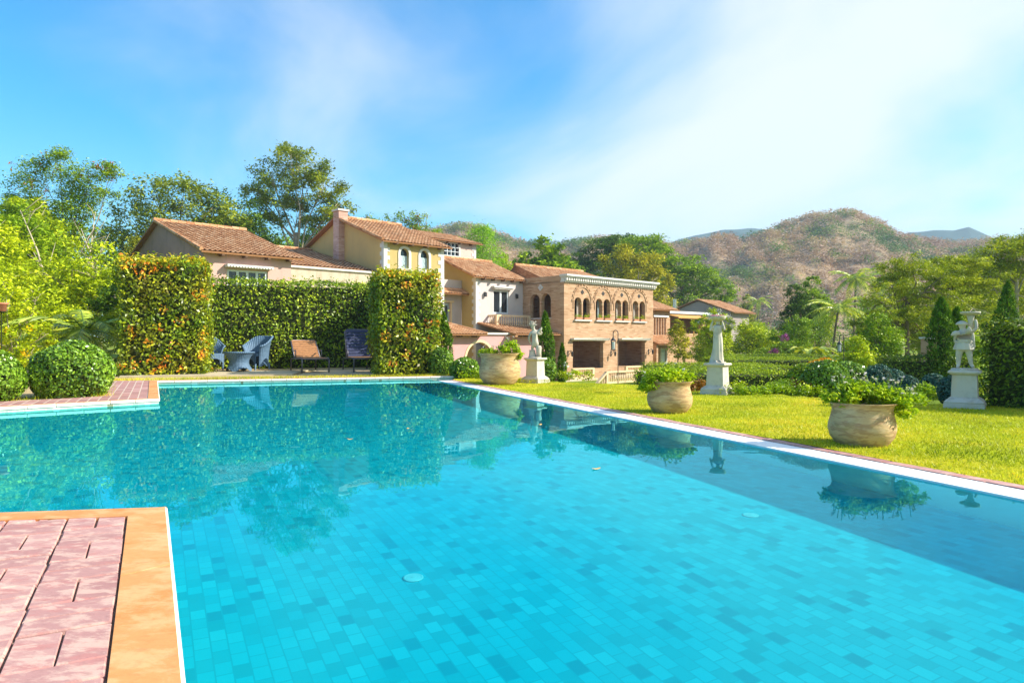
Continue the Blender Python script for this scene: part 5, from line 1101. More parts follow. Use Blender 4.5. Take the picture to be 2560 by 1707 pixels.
# ------------------------------------------------------------------ wicker chairs, table, loungers
def wicker():
    t = NT('blue_wicker'); c = t.n('ShaderNodeTexCoord'); s = t.n('ShaderNodeSeparateXYZ'); t.l(c.outputs['Object'], s.inputs[0])
    wv = t.math('SINE', t.math('MULTIPLY', t.math('ARCTAN2', s.outputs[0], s.outputs[1]), 46.0)); wz = t.math('SINE', t.math('MULTIPLY', s.outputs[2], 190.0))
    h = t.math('ADD', wv, t.math('MULTIPLY', wz, .6)); f = t.noise(t.coord('Object'), 30, 3)
    col = t.ramp(t.math('ADD', t.math('MULTIPLY', h, .25), f), [(.2, (0.06, 0.115, 0.19)), (.75, (0.13, 0.22, 0.33))])
    return t.done(t.pbr(col, .55, .35, t.bump(h, .5, .006)))
M_WICK = wicker()
def chair(label, x, y, rz):
    t = thing('wicker_chair', label, 'chair', (x, y, .012), rz, 'blue wicker tub chairs')
    n = 40; A = R(118); vs = []; rows = [(0, .10), (.2, .2), (.5, .45), (.8, .75), (1, 1.0)]
    def top(a): return .86 - .25 * smooth(.35, 1.0, abs(a) / A) ** 1.0
    def pt(a, f, out):
        zb = .09 + .05 * math.cos(4 * a) ** 2; z = zb + (top(a) - zb) * f; r_ = .285 + .10 * f ** 2.2 + (.0 if out else -.04); fl = .02 * max(0, f - .85) / .15
        return ((r_ + fl) * math.sin(a) * 1.02, (r_ + fl) * math.cos(a) - .02, z)
    F = [0, .12, .3, .5, .7, .85, .95, 1.0]; G = [1.0, .9, .75, .6, .45]
    seq = [(f, True) for f in F] + [(f, False) for f in G]
    for f, o in seq:
        for q in range(n): vs.append(pt(-A + 2 * A * q / (n - 1), f, o))
    m = len(seq); fs = [(i * n + q, i * n + q + 1, (i + 1) * n + q + 1, (i + 1) * n + q) for i in range(m - 1) for q in range(n - 1)]
    fs += [tuple(i * n for i in range(m)), tuple(reversed([i * n + n - 1 for i in range(m)]))]
    mb = MB(); mb.add(vs, fs); mb.build('shell', M_WICK, t, True)
    mb = MB(); pts = [pt(-A + 2 * A * q / (n - 1), 1.0, True) for q in range(n)]; mb.tube([(p[0] * .96, p[1] * .96, p[2]) for p in pts], .026, 8); mb.build('rim', M_WICK, t, True)
    mb = MB(); r_ = .29; K = 30
    ring = [(r_ * math.sin(a), max(-.27, r_ * math.cos(a) - .02)) for a in [2 * math.pi * q / K for q in range(K)]]
    mb.prism(ring, .36, .43); mb.build('seat', M_WICK, t)
    mb = MB(); K = 16                                                      # front apron that curves down into the legs
    for q in range(K):
        u0, u1 = -.27 + .54 * q / K, -.27 + .54 * (q + 1) / K; zb = lambda u: .10 + .2 * math.cos(u / .27 * math.pi / 2) ** .6 if abs(u) < .2699 else .10
        mb.add([(u0, -.275, zb(u0)), (u1, -.275, zb(u1)), (u1, -.28, .42), (u0, -.28, .42), (u0, -.245, zb(u0)), (u1, -.245, zb(u1)), (u1, -.25, .42), (u0, -.25, .42)], [(0, 1, 2, 3), (7, 6, 5, 4), (0, 4, 5, 1), (3, 2, 6, 7)])
    mb.build('apron', M_WICK, t)
    for sx, sy in ((-.24, -.25), (.24, -.25), (-.2, .2), (.2, .2)):
        mb = MB(); mb.tube([(sx, sy, .16), (sx * 1.04, sy * 1.04, 0)], [.032, .02], 8); mb.build('leg', M_WICK, t)
    return t
chair('blue wicker tub chair turned sideways beside the red tipped hedge pillar', -7.82, 17.55, R(62)); chair('blue wicker tub chair behind the round wicker table', -6.62, 17.75, R(-32))
t = thing('wicker_table', 'small round blue wicker table with a waisted base', 'table', (-6.78, 16.95, .012), 0)
mb = MB(); mb.lathe([(.36, .445), (.375, .46), (.37, .48), (.1, .485)], 36); mb.build('tabletop', M_WICK, t, True)
mb = MB(); n = 36; prof = [(.30, 0), (.27, .08), (.235, .18), (.235, .26), (.28, .36), (.35, .445)]; vs = []
for i, (r_, z) in enumerate(prof):
    for q in range(n): a = 2 * math.pi * q / n; vs.append((r_ * math.cos(a), r_ * math.sin(a), z + (.09 * math.sin(2 * a) ** 2 * (1 - i / 2) if i < 2 else 0)))
mb.add(vs, [(i * n + q, i * n + (q + 1) % n, (i + 1) * n + (q + 1) % n, (i + 1) * n + q) for i in range(5) for q in range(n)]); mb.build('base', M_WICK, t, True)
M_SLAT = plain('teak_slat', (0.38, 0.18, 0.075), .6, .25, .25, 14, .2); M_METAL = plain('grey_tube', (0.16, 0.15, 0.17), .4, .4, .15, 6, metal=.6)
M_SLAT_SHADE = plain('blue_stained_slat', (0.045, 0.055, 0.12), .6, .25, .25, 14, .2)  # wooden back slats with the deep blue shade put into their colour
def lounger(label, x, y, rz, back, bm=None):
    """head towards +y, foot at -y"""
    t = thing('sun_lounger', label, 'sun lounger', (x, y, .012), rz, 'wooden sun loungers before the hedge'); w_ = .31; sh = .33
    for k in range(13):
        mb = MB(); y0 = -.95 + k * .088; mb.bbox(-w_ + .02, w_ - .02, y0, y0 + .066, sh, sh + .02, .004); mb.build('slat', M_SLAT, t)
    ba = R(back); bl = .78; hy = .2; M = Matrix.Translation((0, hy, sh)) @ Matrix.Rotation(ba, 4, 'X')
    br_ = MB(); br_.tube([M @ Vector((-w_, 0, 0)), M @ Vector((-w_, bl - .05, 0)), M @ Vector((-w_ + .06, bl, .0)), M @ Vector((w_ - .06, bl, 0)), M @ Vector((w_, bl - .05, 0)), M @ Vector((w_, 0, 0))], .015, 8); bo = br_.build('backrest', M_METAL, t, True)
    for k in range(9):
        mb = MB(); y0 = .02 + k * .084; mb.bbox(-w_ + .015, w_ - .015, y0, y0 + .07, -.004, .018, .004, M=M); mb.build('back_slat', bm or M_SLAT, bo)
    mb = MB()
    for s in (-1, 1):
        mb.tube([(s * w_, -.96, 0), (s * w_, -.97, .30), (s * w_, -.93, .345), (s * w_, -.4, .335), (s * w_, .75, .30), (s * w_, .8, 0)], .017, 8)
        mb.tube([(s * w_, -.02, .33), (s * w_, -.0, .5), (s * w_, .06, .52), (s * w_, .3, .5)], .014, 8)
    mb.tube([(-w_, -.945, .325), (w_, -.945, .325)], .015, 8); mb.tube([(-w_, .76, .29), (w_, .76, .29)], .015, 8); mb.build('frame', M_METAL, t, True)
    return t
lounger('teak sun lounger with its low backrest in the sun', -5.05, 16.95, R(26), 34); lounger('sun lounger with steep backrest coloured dark blue for the hedge pillar shade', -3.86, 17.35, R(22), 66, M_SLAT_SHADE)

# ------------------------------------------------------------------ pool fittings, floating leaves
M_LID = plain('white_plastic', (0.78, 0.78, 0.76), .4, .4, .05)
def lid(x, y, label):
    t = thing('inlet_lid', label, 'lid', (x, y, FZ + .003), 0, 'round white lids on the pool floor')
    mb = MB(); mb.lathe([(.046, 0), (.046, .006), (.040, .01), (.035, .008)], 28); mb.build('ring', M_LID, t).cycles.is_caustics_receiver = True
    mb = MB(); mb.lathe([(.035, .006), (.033, .009), (.010, .011), (.010, .014), (.003, .014)], 24); mb.build('cover', M_LID, t).cycles.is_caustics_receiver = True
lid(-.45, 3.11, 'white inlet lid nearest the camera on the pool floor'); lid(1.40, 4.0, 'white inlet lid beside the shade line of the pool floor'); lid(-1.96, 6.16, 'white inlet lid far out on the left of the pool floor'); lid(.06, 7.1, 'white inlet lid far out below the reflected house')
M_FLEAF = plain('fallen_leaf', (0.62, 0.40, 0.10), .6, .2, .2, 30)
for k, (x, y, s_, a) in enumerate([(.56, 4.55, .034, .4), (.28, 6.9, .04, 1.2), (-1.0, 6.6, .03, 2.1), (2.42, 5.0, .04, 2.9), (-1.4, 5.9, .026, .2)]):
    t = thing('floating_leaf', ('yellow leaf floating nearest the round inlet lid', 'yellowed leaf floating in the middle of the pool', 'small orange leaf floating below the hedge reflection', 'pale leaf floating beside the white pool edge', 'tiny pale leaf floating left of the others')[k], 'leaf', (x, y, WZ + .007), a, 'leaves floating on the pool')
    mb = MB(); n = 10; mb.add([(s_ * math.cos(6.283 * q / n), s_ * .5 * math.sin(6.283 * q / n), .004 * math.cos(2 * 6.283 * q / n)) for q in range(n)] + [(0, 0, -.001)], [(q, (q + 1) % n, n) for q in range(n)]); mb.build('blade', M_FLEAF, t)
#@@TREES
# ------------------------------------------------------------------ trees, palms, shrubs
def lm(name, *st, **k): return leafmat(name, list(st), **k)
M_L_MID = lm('mid_green_leaf', (0, (0.05, 0.12, 0.008)), (.5, (0.12, 0.24, 0.012)), (1, (0.30, 0.40, 0.03)))
M_L_BRIGHT = lm('bright_leaf', (0, (0.07, 0.14, 0.006)), (.5, (0.24, 0.36, 0.010)), (1, (0.50, 0.56, 0.04)))
M_L_DARK = lm('dark_leaf', (0, (0.018, 0.055, 0.008)), (.5, (0.045, 0.11, 0.015)), (1, (0.14, 0.22, 0.03)))
M_L_BROAD = lm('varied_leaf', (0, (0.03, 0.075, 0.006)), (.45, (0.13, 0.20, 0.012)), (.8, (0.32, 0.38, 0.02)), (1, (0.52, 0.52, 0.05)))
M_L_OLIVE = lm('olive_leaf', (0, (0.07, 0.10, 0.012)), (.5, (0.16, 0.20, 0.02)), (1, (0.36, 0.36, 0.06)))
M_L_YEL = lm('yellow_leaf', (0, (0.10, 0.14, 0.012)), (.5, (0.25, 0.27, 0.02)), (1, (0.44, 0.42, 0.04)))
M_L_MANGO = lm('glossy_leaf', (0, (0.035, 0.08, 0.010)), (.5, (0.12, 0.20, 0.02)), (1, (0.36, 0.40, 0.05)), rough=.3, spec=.4)
M_L_PALM = lm('palm_leaf', (0, (0.06, 0.16, 0.02)), (.5, (0.18, 0.30, 0.03)), (1, (0.50, 0.52, 0.12)), rough=.3, spec=.5)
M_L_POD = lm('seed_pod', (0, (0.14, 0.05, 0.03)), (1, (0.30, 0.12, 0.06)))
M_L_LIME = lm('lime_leaf', (0, (0.10, 0.24, 0.01)), (.5, (0.18, 0.38, 0.015)), (1, (0.34, 0.52, 0.03)))
M_L_CYP = lm('cypress_leaf', (0, (0.02, 0.06, 0.012)), (.5, (0.045, 0.12, 0.018)), (1, (0.14, 0.26, 0.03)), rough=.7, spec=.1)
def limbs(mb, lobes, h0, base_r, trunk_top, lean=(0, 0), rnd=None, twigs=3):
    """tapered trunk with limbs that reach into the lobes"""
    rr = rnd or random; tx, ty = lean
    pts = [(0, 0, h0), (tx * .2 + rr.gauss(0, .02), ty * .2, h0 + (trunk_top - h0) * .35), (tx * .6, ty * .6 + rr.gauss(0, .03), h0 + (trunk_top - h0) * .7), (tx, ty, trunk_top)]
    mb.tube(pts, [base_r, base_r * .82, base_r * .68, base_r * .5], 8)
    for l in lobes:
        t0 = .35 + .6 * rr.random(); s = Vector((tx * t0, ty * t0, h0 + (trunk_top - h0) * t0)); e = Vector((l[0] + rr.gauss(0, .1) * l[3], l[1], l[2] + l[5] * .2)); m = s.lerp(e, .5) + Vector((rr.gauss(0, .06), rr.gauss(0, .06), .08)) * (e - s).length
        mb.tube([s, m, e], [base_r * .42, base_r * .28, base_r * .1], 6)
        for _ in range(twigs):
            e2 = Vector((l[0] + rr.uniform(-.8, .8) * l[3], l[1] + rr.uniform(-.8, .8) * l[4], l[2] + rr.uniform(-.2, .8) * l[5])); mb.tube([m.lerp(e, .4), (m.lerp(e, .4) + e2) / 2 + Vector((0, 0, .1)), e2], [base_r * .16, base_r * .1, base_r * .03], 5)
def auto_lobes(w, z0, z1, n, seed, rx=.36, flat=.75, d=None):
    rr = random.Random(seed); d = d or w; out = []
    for i in range(n):
        a = 6.28 * i / n + rr.uniform(-.5, .5); t = rr.random(); q = rr.uniform(.25, 1) ** .6; zz = z0 + (z1 - z0) * (.22 + .56 * t); wid = math.sin(math.pi * (.18 + .7 * t)) ** .7
        r_ = w * .5 * rx * rr.uniform(.75, 1.25); out.append((math.cos(a) * (w * .5 - r_) * q * wid, math.sin(a) * (d * .5 - r_) * q * wid, zz, r_, r_, min(r_ * flat, (z1 - z0) * .4)))
    r_ = w * .5 * rx; out.append((rr.gauss(0, .05) * w, 0, z1 - r_ * flat, r_, r_, r_ * flat)); out.append((0, 0, (z0 + z1) / 2, w * .3, d * .3, (z1 - z0) * .33)); return out
def tree(kind, label, cat, x, y, zb, lobes, n, size, mat, r0, ttop, bark=None, clumps=26, cr=.19, hollow=.55, group=None, extra=None, aspect=.5, droop=0.0, up=.35, twigs=3, flat=1.0, lean=(0, 0), shuf=.5):
    t = thing(kind, label, cat, (x, y, zb), 0, group)
    mb = MB(); limbs(mb, lobes, -.3, r0, ttop, lean, random.Random(int(x * 10 + y)), twigs); mb.build('trunk', bark or M_BARK, t, True)
    n = int(n * 1.4)
    P, Q = crown_points(lobes, n, clumps, cr, hollow, flat); keep = P[:, 2] > .02
    P, Q = P[keep], Q[keep]
    link('crown', leaf_mesh('crown', P, size * (.6 + .8 * RNG.random(len(P))), mat, Q, up=up, aspect=aspect, droop=droop), t)
    if extra:
        nm, mt, k, sz = extra; top = P[P[:, 2] > np.quantile(P[:, 2], .55)]; i = RNG.integers(0, len(top), k)
        cl = top[i]; [link(nm, leaf_mesh(nm, q + RNG.normal(size=(9, 3)) * sz * .55, sz, mt, aspect=.3, droop=1.2, up=0), t) for q in cl]
    return t
g_l = 'bushy trees of the wooded slope on the left'
# left slope
for k, (lab, x, y, w_, z0, z1, n, mat, sz) in enumerate([
        ('yellow green bushy tree at the left edge above the orange flowers', -17.8, 22.5, 6.0, -.5, 5.2, 11000, M_L_BRIGHT, .16),
        ('bright feathery bush between the boxwood balls and the pale dead stems', -14.6, 23.5, 5.0, -.4, 4.2, 9000, M_L_BRIGHT, .14),
        ('mid green tree rising behind the feathery bush', -20.6, 29, 6.5, 0, 6.6, 13000, M_L_MID, .2),
        ('dense green tree beneath the leucaena with thin pale stems', -25.5, 34, 8.5, 0, 8.2, 16000, M_L_MID, .22),
        ('light green thicket left of the pink house gable', -22.6, 32, 5.5, 0, 7.6, 9000, M_L_BRIGHT, .2),
        ('dark bushy tree between the palm and the red tipped hedge pillar', -11.9, 21.5, 3.2, -.3, 3.4, 6500, M_L_DARK, .13),
        ('tall green tree at the far left edge of the slope', -31, 37, 9.5, 0, 9.0, 15000, M_L_MID, .24),
        ('bright green bushes low on the slope behind the flowering shrub', -14.0, 19.0, 5.0, -.4, 3.2, 9000, M_L_BRIGHT, .12),
        ('yellow green trees right at the left picture edge', -22.5, 28, 6.5, -.3, 6.6, 11000, M_L_BRIGHT, .17),
        ('green thicket left of the hedge pillar at roof height', -25.0, 38, 8, .5, 8.4, 12000, M_L_MID, .2),
        ('olive green tree behind the pink house gable', -25.0, 47, 9, 0, 9.6, 14000, M_L_OLIVE, .26)]):
    tree('bushy_tree', lab, 'tree', x, y, terrain(x, y), auto_lobes(w_, z0 + .3, z1, 9, 50 + k), n, sz, mat, .10, z1 * .6, M_PALEBARK, group=g_l, clumps=20, cr=.17, aspect=.42, twigs=4)
# pale leaning stems in front of the thicket
for k, (x, y, zt, dx, lab) in enumerate([(-19.3, 26, 6.2, -1.8, 'pale bare leaning stem, leftmost of those in front of the thicket'), (-18.3, 27.5, 6.0, -1.5, 'pale bare stem, middle one of those in front of the thicket'), (-17.4, 29, 5.5, -.9, 'pale bare stem nearest the pink house gable'), (-18.9, 30, 6.4, .6, 'slender pale stem leaning right before the thicket')]):
    t = thing('bare_tree', lab, 'tree', (x, y, 1.2), 0, 'pale bare stems on the left slope'); mb = MB(); rr = random.Random(k + 3)
    p = [Vector((0, 0, -1.5)), Vector((dx * .25, 0, 1.6)), Vector((dx * .55, 0, 3.2)), Vector((dx, 0, zt - 1.2))]; mb.tube(p, [.05, .045, .035, .012], 7)
    for q in range(7):
        s = p[1 + q % 2].lerp(p[2 + q % 2], rr.random()); e = s + Vector((rr.uniform(-1.1, 1.1), rr.uniform(-.5, .5), rr.uniform(.5, 1.6))); mb.tube([s, s.lerp(e, .5) + Vector((rr.gauss(0, .1), 0, .05)), e], [.02, .014, .005], 5)
    mb.build('trunk', M_PALEBARK, t, True)
tree('leucaena_tree', 'tall airy tree with brown seed pods at the upper left', 'tree', -23.6, 36, 1.5, [(-2.2, 0, 7.0, 1.0, 1.0, 1.1), (-1.5, 0, 8.3, .9, .9, .8), (-.5, .3, 8.9, .9, .8, .7), (.4, 0, 7.6, 1.1, 1.0, 1.0), (1.7, 0, 8.0, .9, .9, .8), (2.5, 0, 8.2, .6, .6, .5), (.9, .2, 6.6, 1.2, 1, .9), (-1.4, .2, 6.2, 1.0, 1.0, .9), (-3.0, 0, 6.5, .6, .6, .5), (2.0, 0, 6.8, .8, .8, .7), (0, 0, 5.4, 1.4, 1.2, .9)], 11000, .15, M_L_MID, .07, 5.2, M_BARK, clumps=16, cr=.24, hollow=.2, extra=('seed_pod', M_L_POD, 26, .20), aspect=.35, droop=.3)
tree('mango_tree', 'dark glossy leaved tree behind the pink house roof', 'tree', -27.6, 56, 1.0, [(-3.4, 0, 9.2, 2.0, 2, 2.0), (-1.6, 0, 11.4, 1.9, 2, 1.6), (.8, 0, 11.3, 2.0, 2, 1.6), (3.0, 0, 10.2, 2.0, 2, 1.8), (0, 0, 9.0, 3.0, 2.4, 2.2), (4.4, 0, 8.6, 1.7, 2, 1.7), (-4.9, 0, 8.0, 1.5, 1.8, 1.7), (1.5, 0, 7.2, 3.5, 2.5, 2.2), (-3, 0, 6.6, 3, 2.5, 2.2)], 13000, .30, M_L_MANGO, .25, 7, clumps=24, cr=.22, aspect=.4)
tree('mango_tree', 'darker tree rounding up between the mango and the tall branching tree', 'tree', -24.0, 58, 1.0, [(0, 0, 10.0, 2.2, 2, 2.2), (1.6, 0, 8.4, 2.2, 2, 2.2), (-1.6, 0, 8.4, 2.0, 2, 2.0), (3.0, 0, 7.0, 2, 2, 2)], 7000, .28, M_L_DARK, .2, 7)
tree('branching_tree', 'tall tree with open branching crown left of the chimney', 'tree', -19.6, 62, 1.0, [(-2.6, 0, 14.6, 1.7, 1.7, 1.5), (-.8, 0, 16.3, 1.6, 1.6, 1.1), (1.2, 0, 15.4, 1.7, 1.7, 1.4), (2.9, 0, 13.6, 1.6, 1.6, 1.4), (3.7, 0, 11.9, 1.4, 1.4, 1.2), (.6, 0, 13.2, 1.8, 1.8, 1.4), (-1.9, 0, 12.4, 1.7, 1.7, 1.3), (-3.6, 0, 12.9, 1.2, 1.2, 1.0), (2.4, 0, 10.6, 1.5, 1.5, 1.1), (-2.4, 0, 10.4, 1.4, 1.4, 1.0), (.2, 0, 11, 1.3, 1.3, .9)], 12500, .27, M_L_MANGO, .24, 9.5, M_PALEBARK, clumps=15, cr=.22, hollow=.5, aspect=.42, twigs=4)
for k, (lab, x, y, w_, z0, z1, mat, sz, n) in enumerate([('green tree filling in behind the stone wing roof', -18.2, 64, 8, 3, 11.6, M_L_MID, .3, 8000), ('green tree between the pink house roof and the branching tree', -22.5, 68, 9, 3, 11, M_L_MID, .3, 8000)]):
    tree('bushy_tree', lab, 'tree', x, y, 0, auto_lobes(w_, z0, z1, 8, 80 + k), n, sz, mat, .2, 7, group='bushy trees behind the villa roofs')
tree('pod_tree', 'thin tree with reddish seed pods behind the yellow house roof', 'tree', -12.8, 75, 0, [(-3.2, 0, 13.2, 1.3, 1.2, 1.0), (-1.2, 0, 13.6, 1.2, 1.2, 1.1), (1.2, 0, 13.9, 1.2, 1.1, 1.1), (2.8, 0, 13.2, 1.3, 1.2, 1.3), (4.0, 0, 12.2, 1.2, 1.2, 1.0), (0, 0, 12, 2.4, 2, 1.2), (-4.6, 0, 12.8, 1, 1, .6)], 4200, .28, M_L_MID, .16, 11, clumps=12, cr=.26, hollow=.3, extra=('seed_pod', M_L_POD, 22, .34), aspect=.36, droop=.3)
tree('feathery_tree', 'bright lime green feathery tree right of the upper house', 'tree', -4.0, 84, 0, [(0, 0, 12.6, 1.9, 1.8, 2.2), (-1.0, 0, 10.4, 1.9, 1.8, 2.2), (1.1, 0, 10.6, 1.8, 1.8, 2.4), (0, 0, 8.0, 2.5, 2, 2.4), (.4, 0, 13.8, 1.1, 1.1, 1.2)], 9500, .34, M_L_LIME, .15, 9, clumps=40, cr=.3, aspect=.22, droop=.8)
tree('yellow_bush', 'small yellow green tree beside the lime green feathery one', 'tree', -.8, 90, 0, auto_lobes(5.0, 6.5, 12.0, 6, 90), 4200, .32, M_L_BRIGHT, .12, 9)
tree('broadleaf_tree', 'large leaved light green tree above the brick house roof', 'tree', 4.0, 79, 0, [(-2.4, 0, 9.6, 1.1, 1.1, 1.3), (-.4, 0, 10.9, 1.0, 1, 1.5), (.9, 0, 10.3, 1.0, 1, 1.5), (2.3, 0, 9.0, 1.1, 1.1, 1.2), (0, 0, 8.4, 2.6, 2, 1.6), (3.4, 0, 7.8, 1.2, 1.2, 1.2)], 3000, .55, M_L_MID, .15, 9, clumps=16, cr=.28, aspect=.5, droop=.4)
tree('rain_tree', 'wide dark green spreading tree beyond the brick house cornice', 'tree', 17.5, 110, 0, [(-5.5, 0, 13.6, 2.6, 2.5, 1.5), (-2.6, 0, 15.6, 3.0, 2.6, 1.6), (.6, 0, 16.4, 3.2, 2.6, 1.3), (3.8, 0, 15.9, 2.8, 2.5, 1.2), (6.2, 0, 14.5, 2.4, 2.3, 1.1), (0, 0, 13.4, 4.6, 3, 2.0), (-4.2, 0, 11.6, 3.4, 3, 2.0), (4, 0, 12.6, 3.6, 3, 2.0)], 13000, .46, M_L_DARK, .4, 12, clumps=30, cr=.2, aspect=.4, flat=.6)
tree('rain_tree', 'broad green tree stepping down the slope right of the yellowing tree', 'tree', 25.0, 100, 0, [(-6, 0, 14.6, 3, 3, 1.7), (-3.0, 0, 13.0, 3, 3, 1.7), (0.2, 0, 11.5, 3, 3, 1.7), (3.0, 0, 9.6, 2.8, 3, 1.6), (5.6, 0, 8.0, 2.4, 2.6, 1.4), (-1.5, 0, 9.6, 3.4, 3, 2.0), (1.8, 0, 6.8, 3.6, 3, 2.0), (-5, 0, 10.5, 3.6, 3, 2.2), (6.4, 0, 6.0, 2, 2, 1.2)], 15000, .42, M_L_MID, .4, 9, clumps=30, cr=.2, aspect=.4, flat=.6)
tree('yellowing_tree', 'tree with yellow drying leaves behind the brick house end', 'tree', 14.0, 77, 0, [(-2.6, 0, 9.6, 1.7, 1.6, 1.3), (-.6, 0, 10.4, 1.8, 1.6, 1.2), (1.4, 0, 9.4, 1.7, 1.6, 1.3), (2.6, 0, 7.6, 1.7, 1.6, 1.4), (0, 0, 7.8, 2.6, 2, 1.7), (-2.6, 0, 7.0, 2.0, 2, 1.6), (3.4, 0, 5.6, 1.6, 1.6, 1.2), (1.0, 0, 5.4, 2.4, 2, 1.5)], 7000, .34, M_L_YEL, .2, 7.5, M_PALEBARK, clumps=16, cr=.22, hollow=.45, aspect=.45)
# middle distance on the right
for k, (lab, kind, x, y, w_, z0, z1, mat, sz, n) in enumerate([
        ('dark round crowned tree left of the coconut palms', 'mango_tree', 23.2, 55, 4.4, 0.6, 6.4, M_L_DARK, .20, 8000),
        ('lighter green tree above the dark round crowned one', 'bushy_tree', 25.6, 58, 3.6, 2.0, 7.4, M_L_MID, .2, 6000),
        ('pale olive tree far off below the hill', 'bushy_tree', 44.4, 130, 5.2, 1, 11, M_L_OLIVE, .5, 3000),
        ('bright green bushes behind the bowl statue', 'garden_bush', 13.6, 47, 4.2, .2, 3.1, M_L_BRIGHT, .15, 7000),
        ('tall bright bush right of the bowl statue', 'garden_bush', 17.2, 49, 5.2, .2, 3.5, M_L_BRIGHT, .16, 8000),
        ('green bush with small leaves below the dark round tree', 'garden_bush', 19.2, 46, 4.0, .2, 3.7, M_L_MID, .15, 6500),
        ('green bush further back beside the veranda', 'garden_bush', 22.5, 62, 4.5, .3, 4.6, M_L_MID, .2, 5500),
        ('yellowish bush in front of the veranda', 'garden_bush', 10.7, 44, 2.0, .2, 3.3, M_L_YEL, .14, 2800),
        ('feathery light green bush behind the hook lantern', 'garden_bush', 11.4, 22.5, 2.1, .1, 2.1, M_L_BRIGHT, .09, 7000),
        ('dark green bush between the lantern bush and the tall layered tree', 'garden_bush', 14.0, 26, 2.4, .1, 2.7, M_L_MID, .10, 6500),
        ('green bush under the tall layered tree', 'garden_bush', 19.8, 31, 3.4, .1, 2.9, M_L_BRIGHT, .11, 6500),
        ('leafy green bush left of the shaded cypress', 'garden_bush', 13.6, 20.5, 1.8, .1, 2.2, M_L_MID, .09, 5000),
        ('dark bush at the end of the low hedge rows', 'garden_bush', 9.6, 20.5, 1.6, 0, 1.2, M_L_DARK, .08, 2500),
        ('green bush filling the gap before the coconut palms', 'garden_bush', 22.0, 43, 4.0, 0, 2.3, M_L_MID, .15, 6000),
        ('bushy green tree beyond the banana plants', 'bushy_tree', 31, 70, 7, 0, 6.2, M_L_MID, .24, 6500),
        ('green tree beyond the coconut palms below the hill', 'bushy_tree', 45, 85, 9, 0, 8.4, M_L_MID, .3, 6500),
        ('yellow green tree at the far right behind the layered trees', 'bushy_tree', 38, 52, 7, 0, 7.4, M_L_BRIGHT, .22, 6500),
        ('tall green tree filling in between the layered trees', 'bushy_tree', 28, 42, 6.5, 0, 6.4, M_L_MID, .18, 8000),
        ('olive tree behind the tall layered tree', 'bushy_tree', 27.5, 46, 5.5, .5, 6.0, M_L_OLIVE, .2, 8000),
        ('dark green tree at the right edge behind the shaded hedge', 'bushy_tree', 22.5, 27, 4.4, 0, 4.2, M_L_DARK, .14, 6500)]):
    zb = min(terrain(x, y), -.1) if kind == 'garden_bush' else terrain(x, y)
    zb = -1.2 if 40 < y < 60 else zb
    tree(kind, lab, 'bush' if kind == 'garden_bush' else 'tree', x, y, zb, auto_lobes(w_, z0, z1, 8 if n > 5000 else 6, 120 + k), n, sz, mat, .05 if kind == 'garden_bush' else .18, z1 * .6, clumps=20, aspect=.42, group='bushes of the lower garden' if kind == 'garden_bush' else None)
# layered tree with visible trunk, and another at the right edge
def layered(label, x, y, zb, H, w_, seed, n, r0, mats):
    rr = random.Random(seed); lob = []
    for k in range(13):
        t = k / 12; z = H * (.38 + .58 * t); rad = w_ * .5 * (1.0 - .55 * t) * rr.uniform(.55, 1); a = rr.random() * 6.28 if k % 2 else (0 if k % 4 == 0 else math.pi) + rr.gauss(0, .5)
        lob.append((rad * .8 * math.cos(a), rad * .8 * math.sin(a), z, w_ * .25, w_ * .22, H * .085))
    lob.append((0, 0, H * .93, w_ * .22, w_ * .2, H * .07)); lob.append((0, 0, H * .75, w_ * .24, w_ * .2, H * .06))
    return tree('layered_tree', label, 'tree', x, y, zb, lob, n, .13, mats, r0, H * .8, M_PALEBARK, clumps=40, cr=.15, hollow=.35, aspect=.42, group='layered trees on the right', flat=.6, up=.45, twigs=2)
TIERS = [(0.52, 0.77, 4.31, 1.02, 1.02, 0.64), (-0.12, 0.87, 4.18, 0.77, 0.77, 0.58), (-0.63, 0.04, 3.54, 0.77, 0.77, 0.45), (1.41, -0.46, 3.8, 0.9, 0.9, 0.51), (-1.65, -0.66, 2.78, 0.77, 0.77, 0.45), (0.01, 0.02, 3.03, 0.9, 0.9, 0.51), (1.67, -0.61, 2.78, 0.77, 0.77, 0.51), (-1.46, -0.86, 2.01, 0.77, 0.77, 0.38), (0.9, 0.12, 1.95, 0.9, 0.9, 0.51), (-0.89, 0.08, 1.25, 0.77, 0.77, 0.51), (1.03, 0.33, 0.99, 0.77, 0.77, 0.51), (-0.12, -0.55, 2.14, 0.64, 0.64, 0.45), (2.05, 0.0, 2.01, 0.64, 0.64, 0.51), (-2.04, -0.04, 1.63, 0.58, 0.58, 0.38)]
tree('layered_tree', 'tall tiered tree with bare twin trunk between the palms and the cypress', 'tree', 17.35, 30, -.25, TIERS, 24000, .085, M_L_BROAD, .10, 3.4, M_BARK, clumps=26, cr=.17, hollow=.4, aspect=.42, group='layered trees on the right', flat=.7, twigs=2)
layered('layered tree with rust tinged crown at the right picture edge', 26.6, 36, -.2, 6.4, 7.5, 8, 26000, .13, M_L_BROAD)
layered('smaller bright layered tree behind the cypress beside the dish statue', 21.5, 33.5, -.2, 5.0, 5.4, 11, 18000, .09, M_L_BROAD)
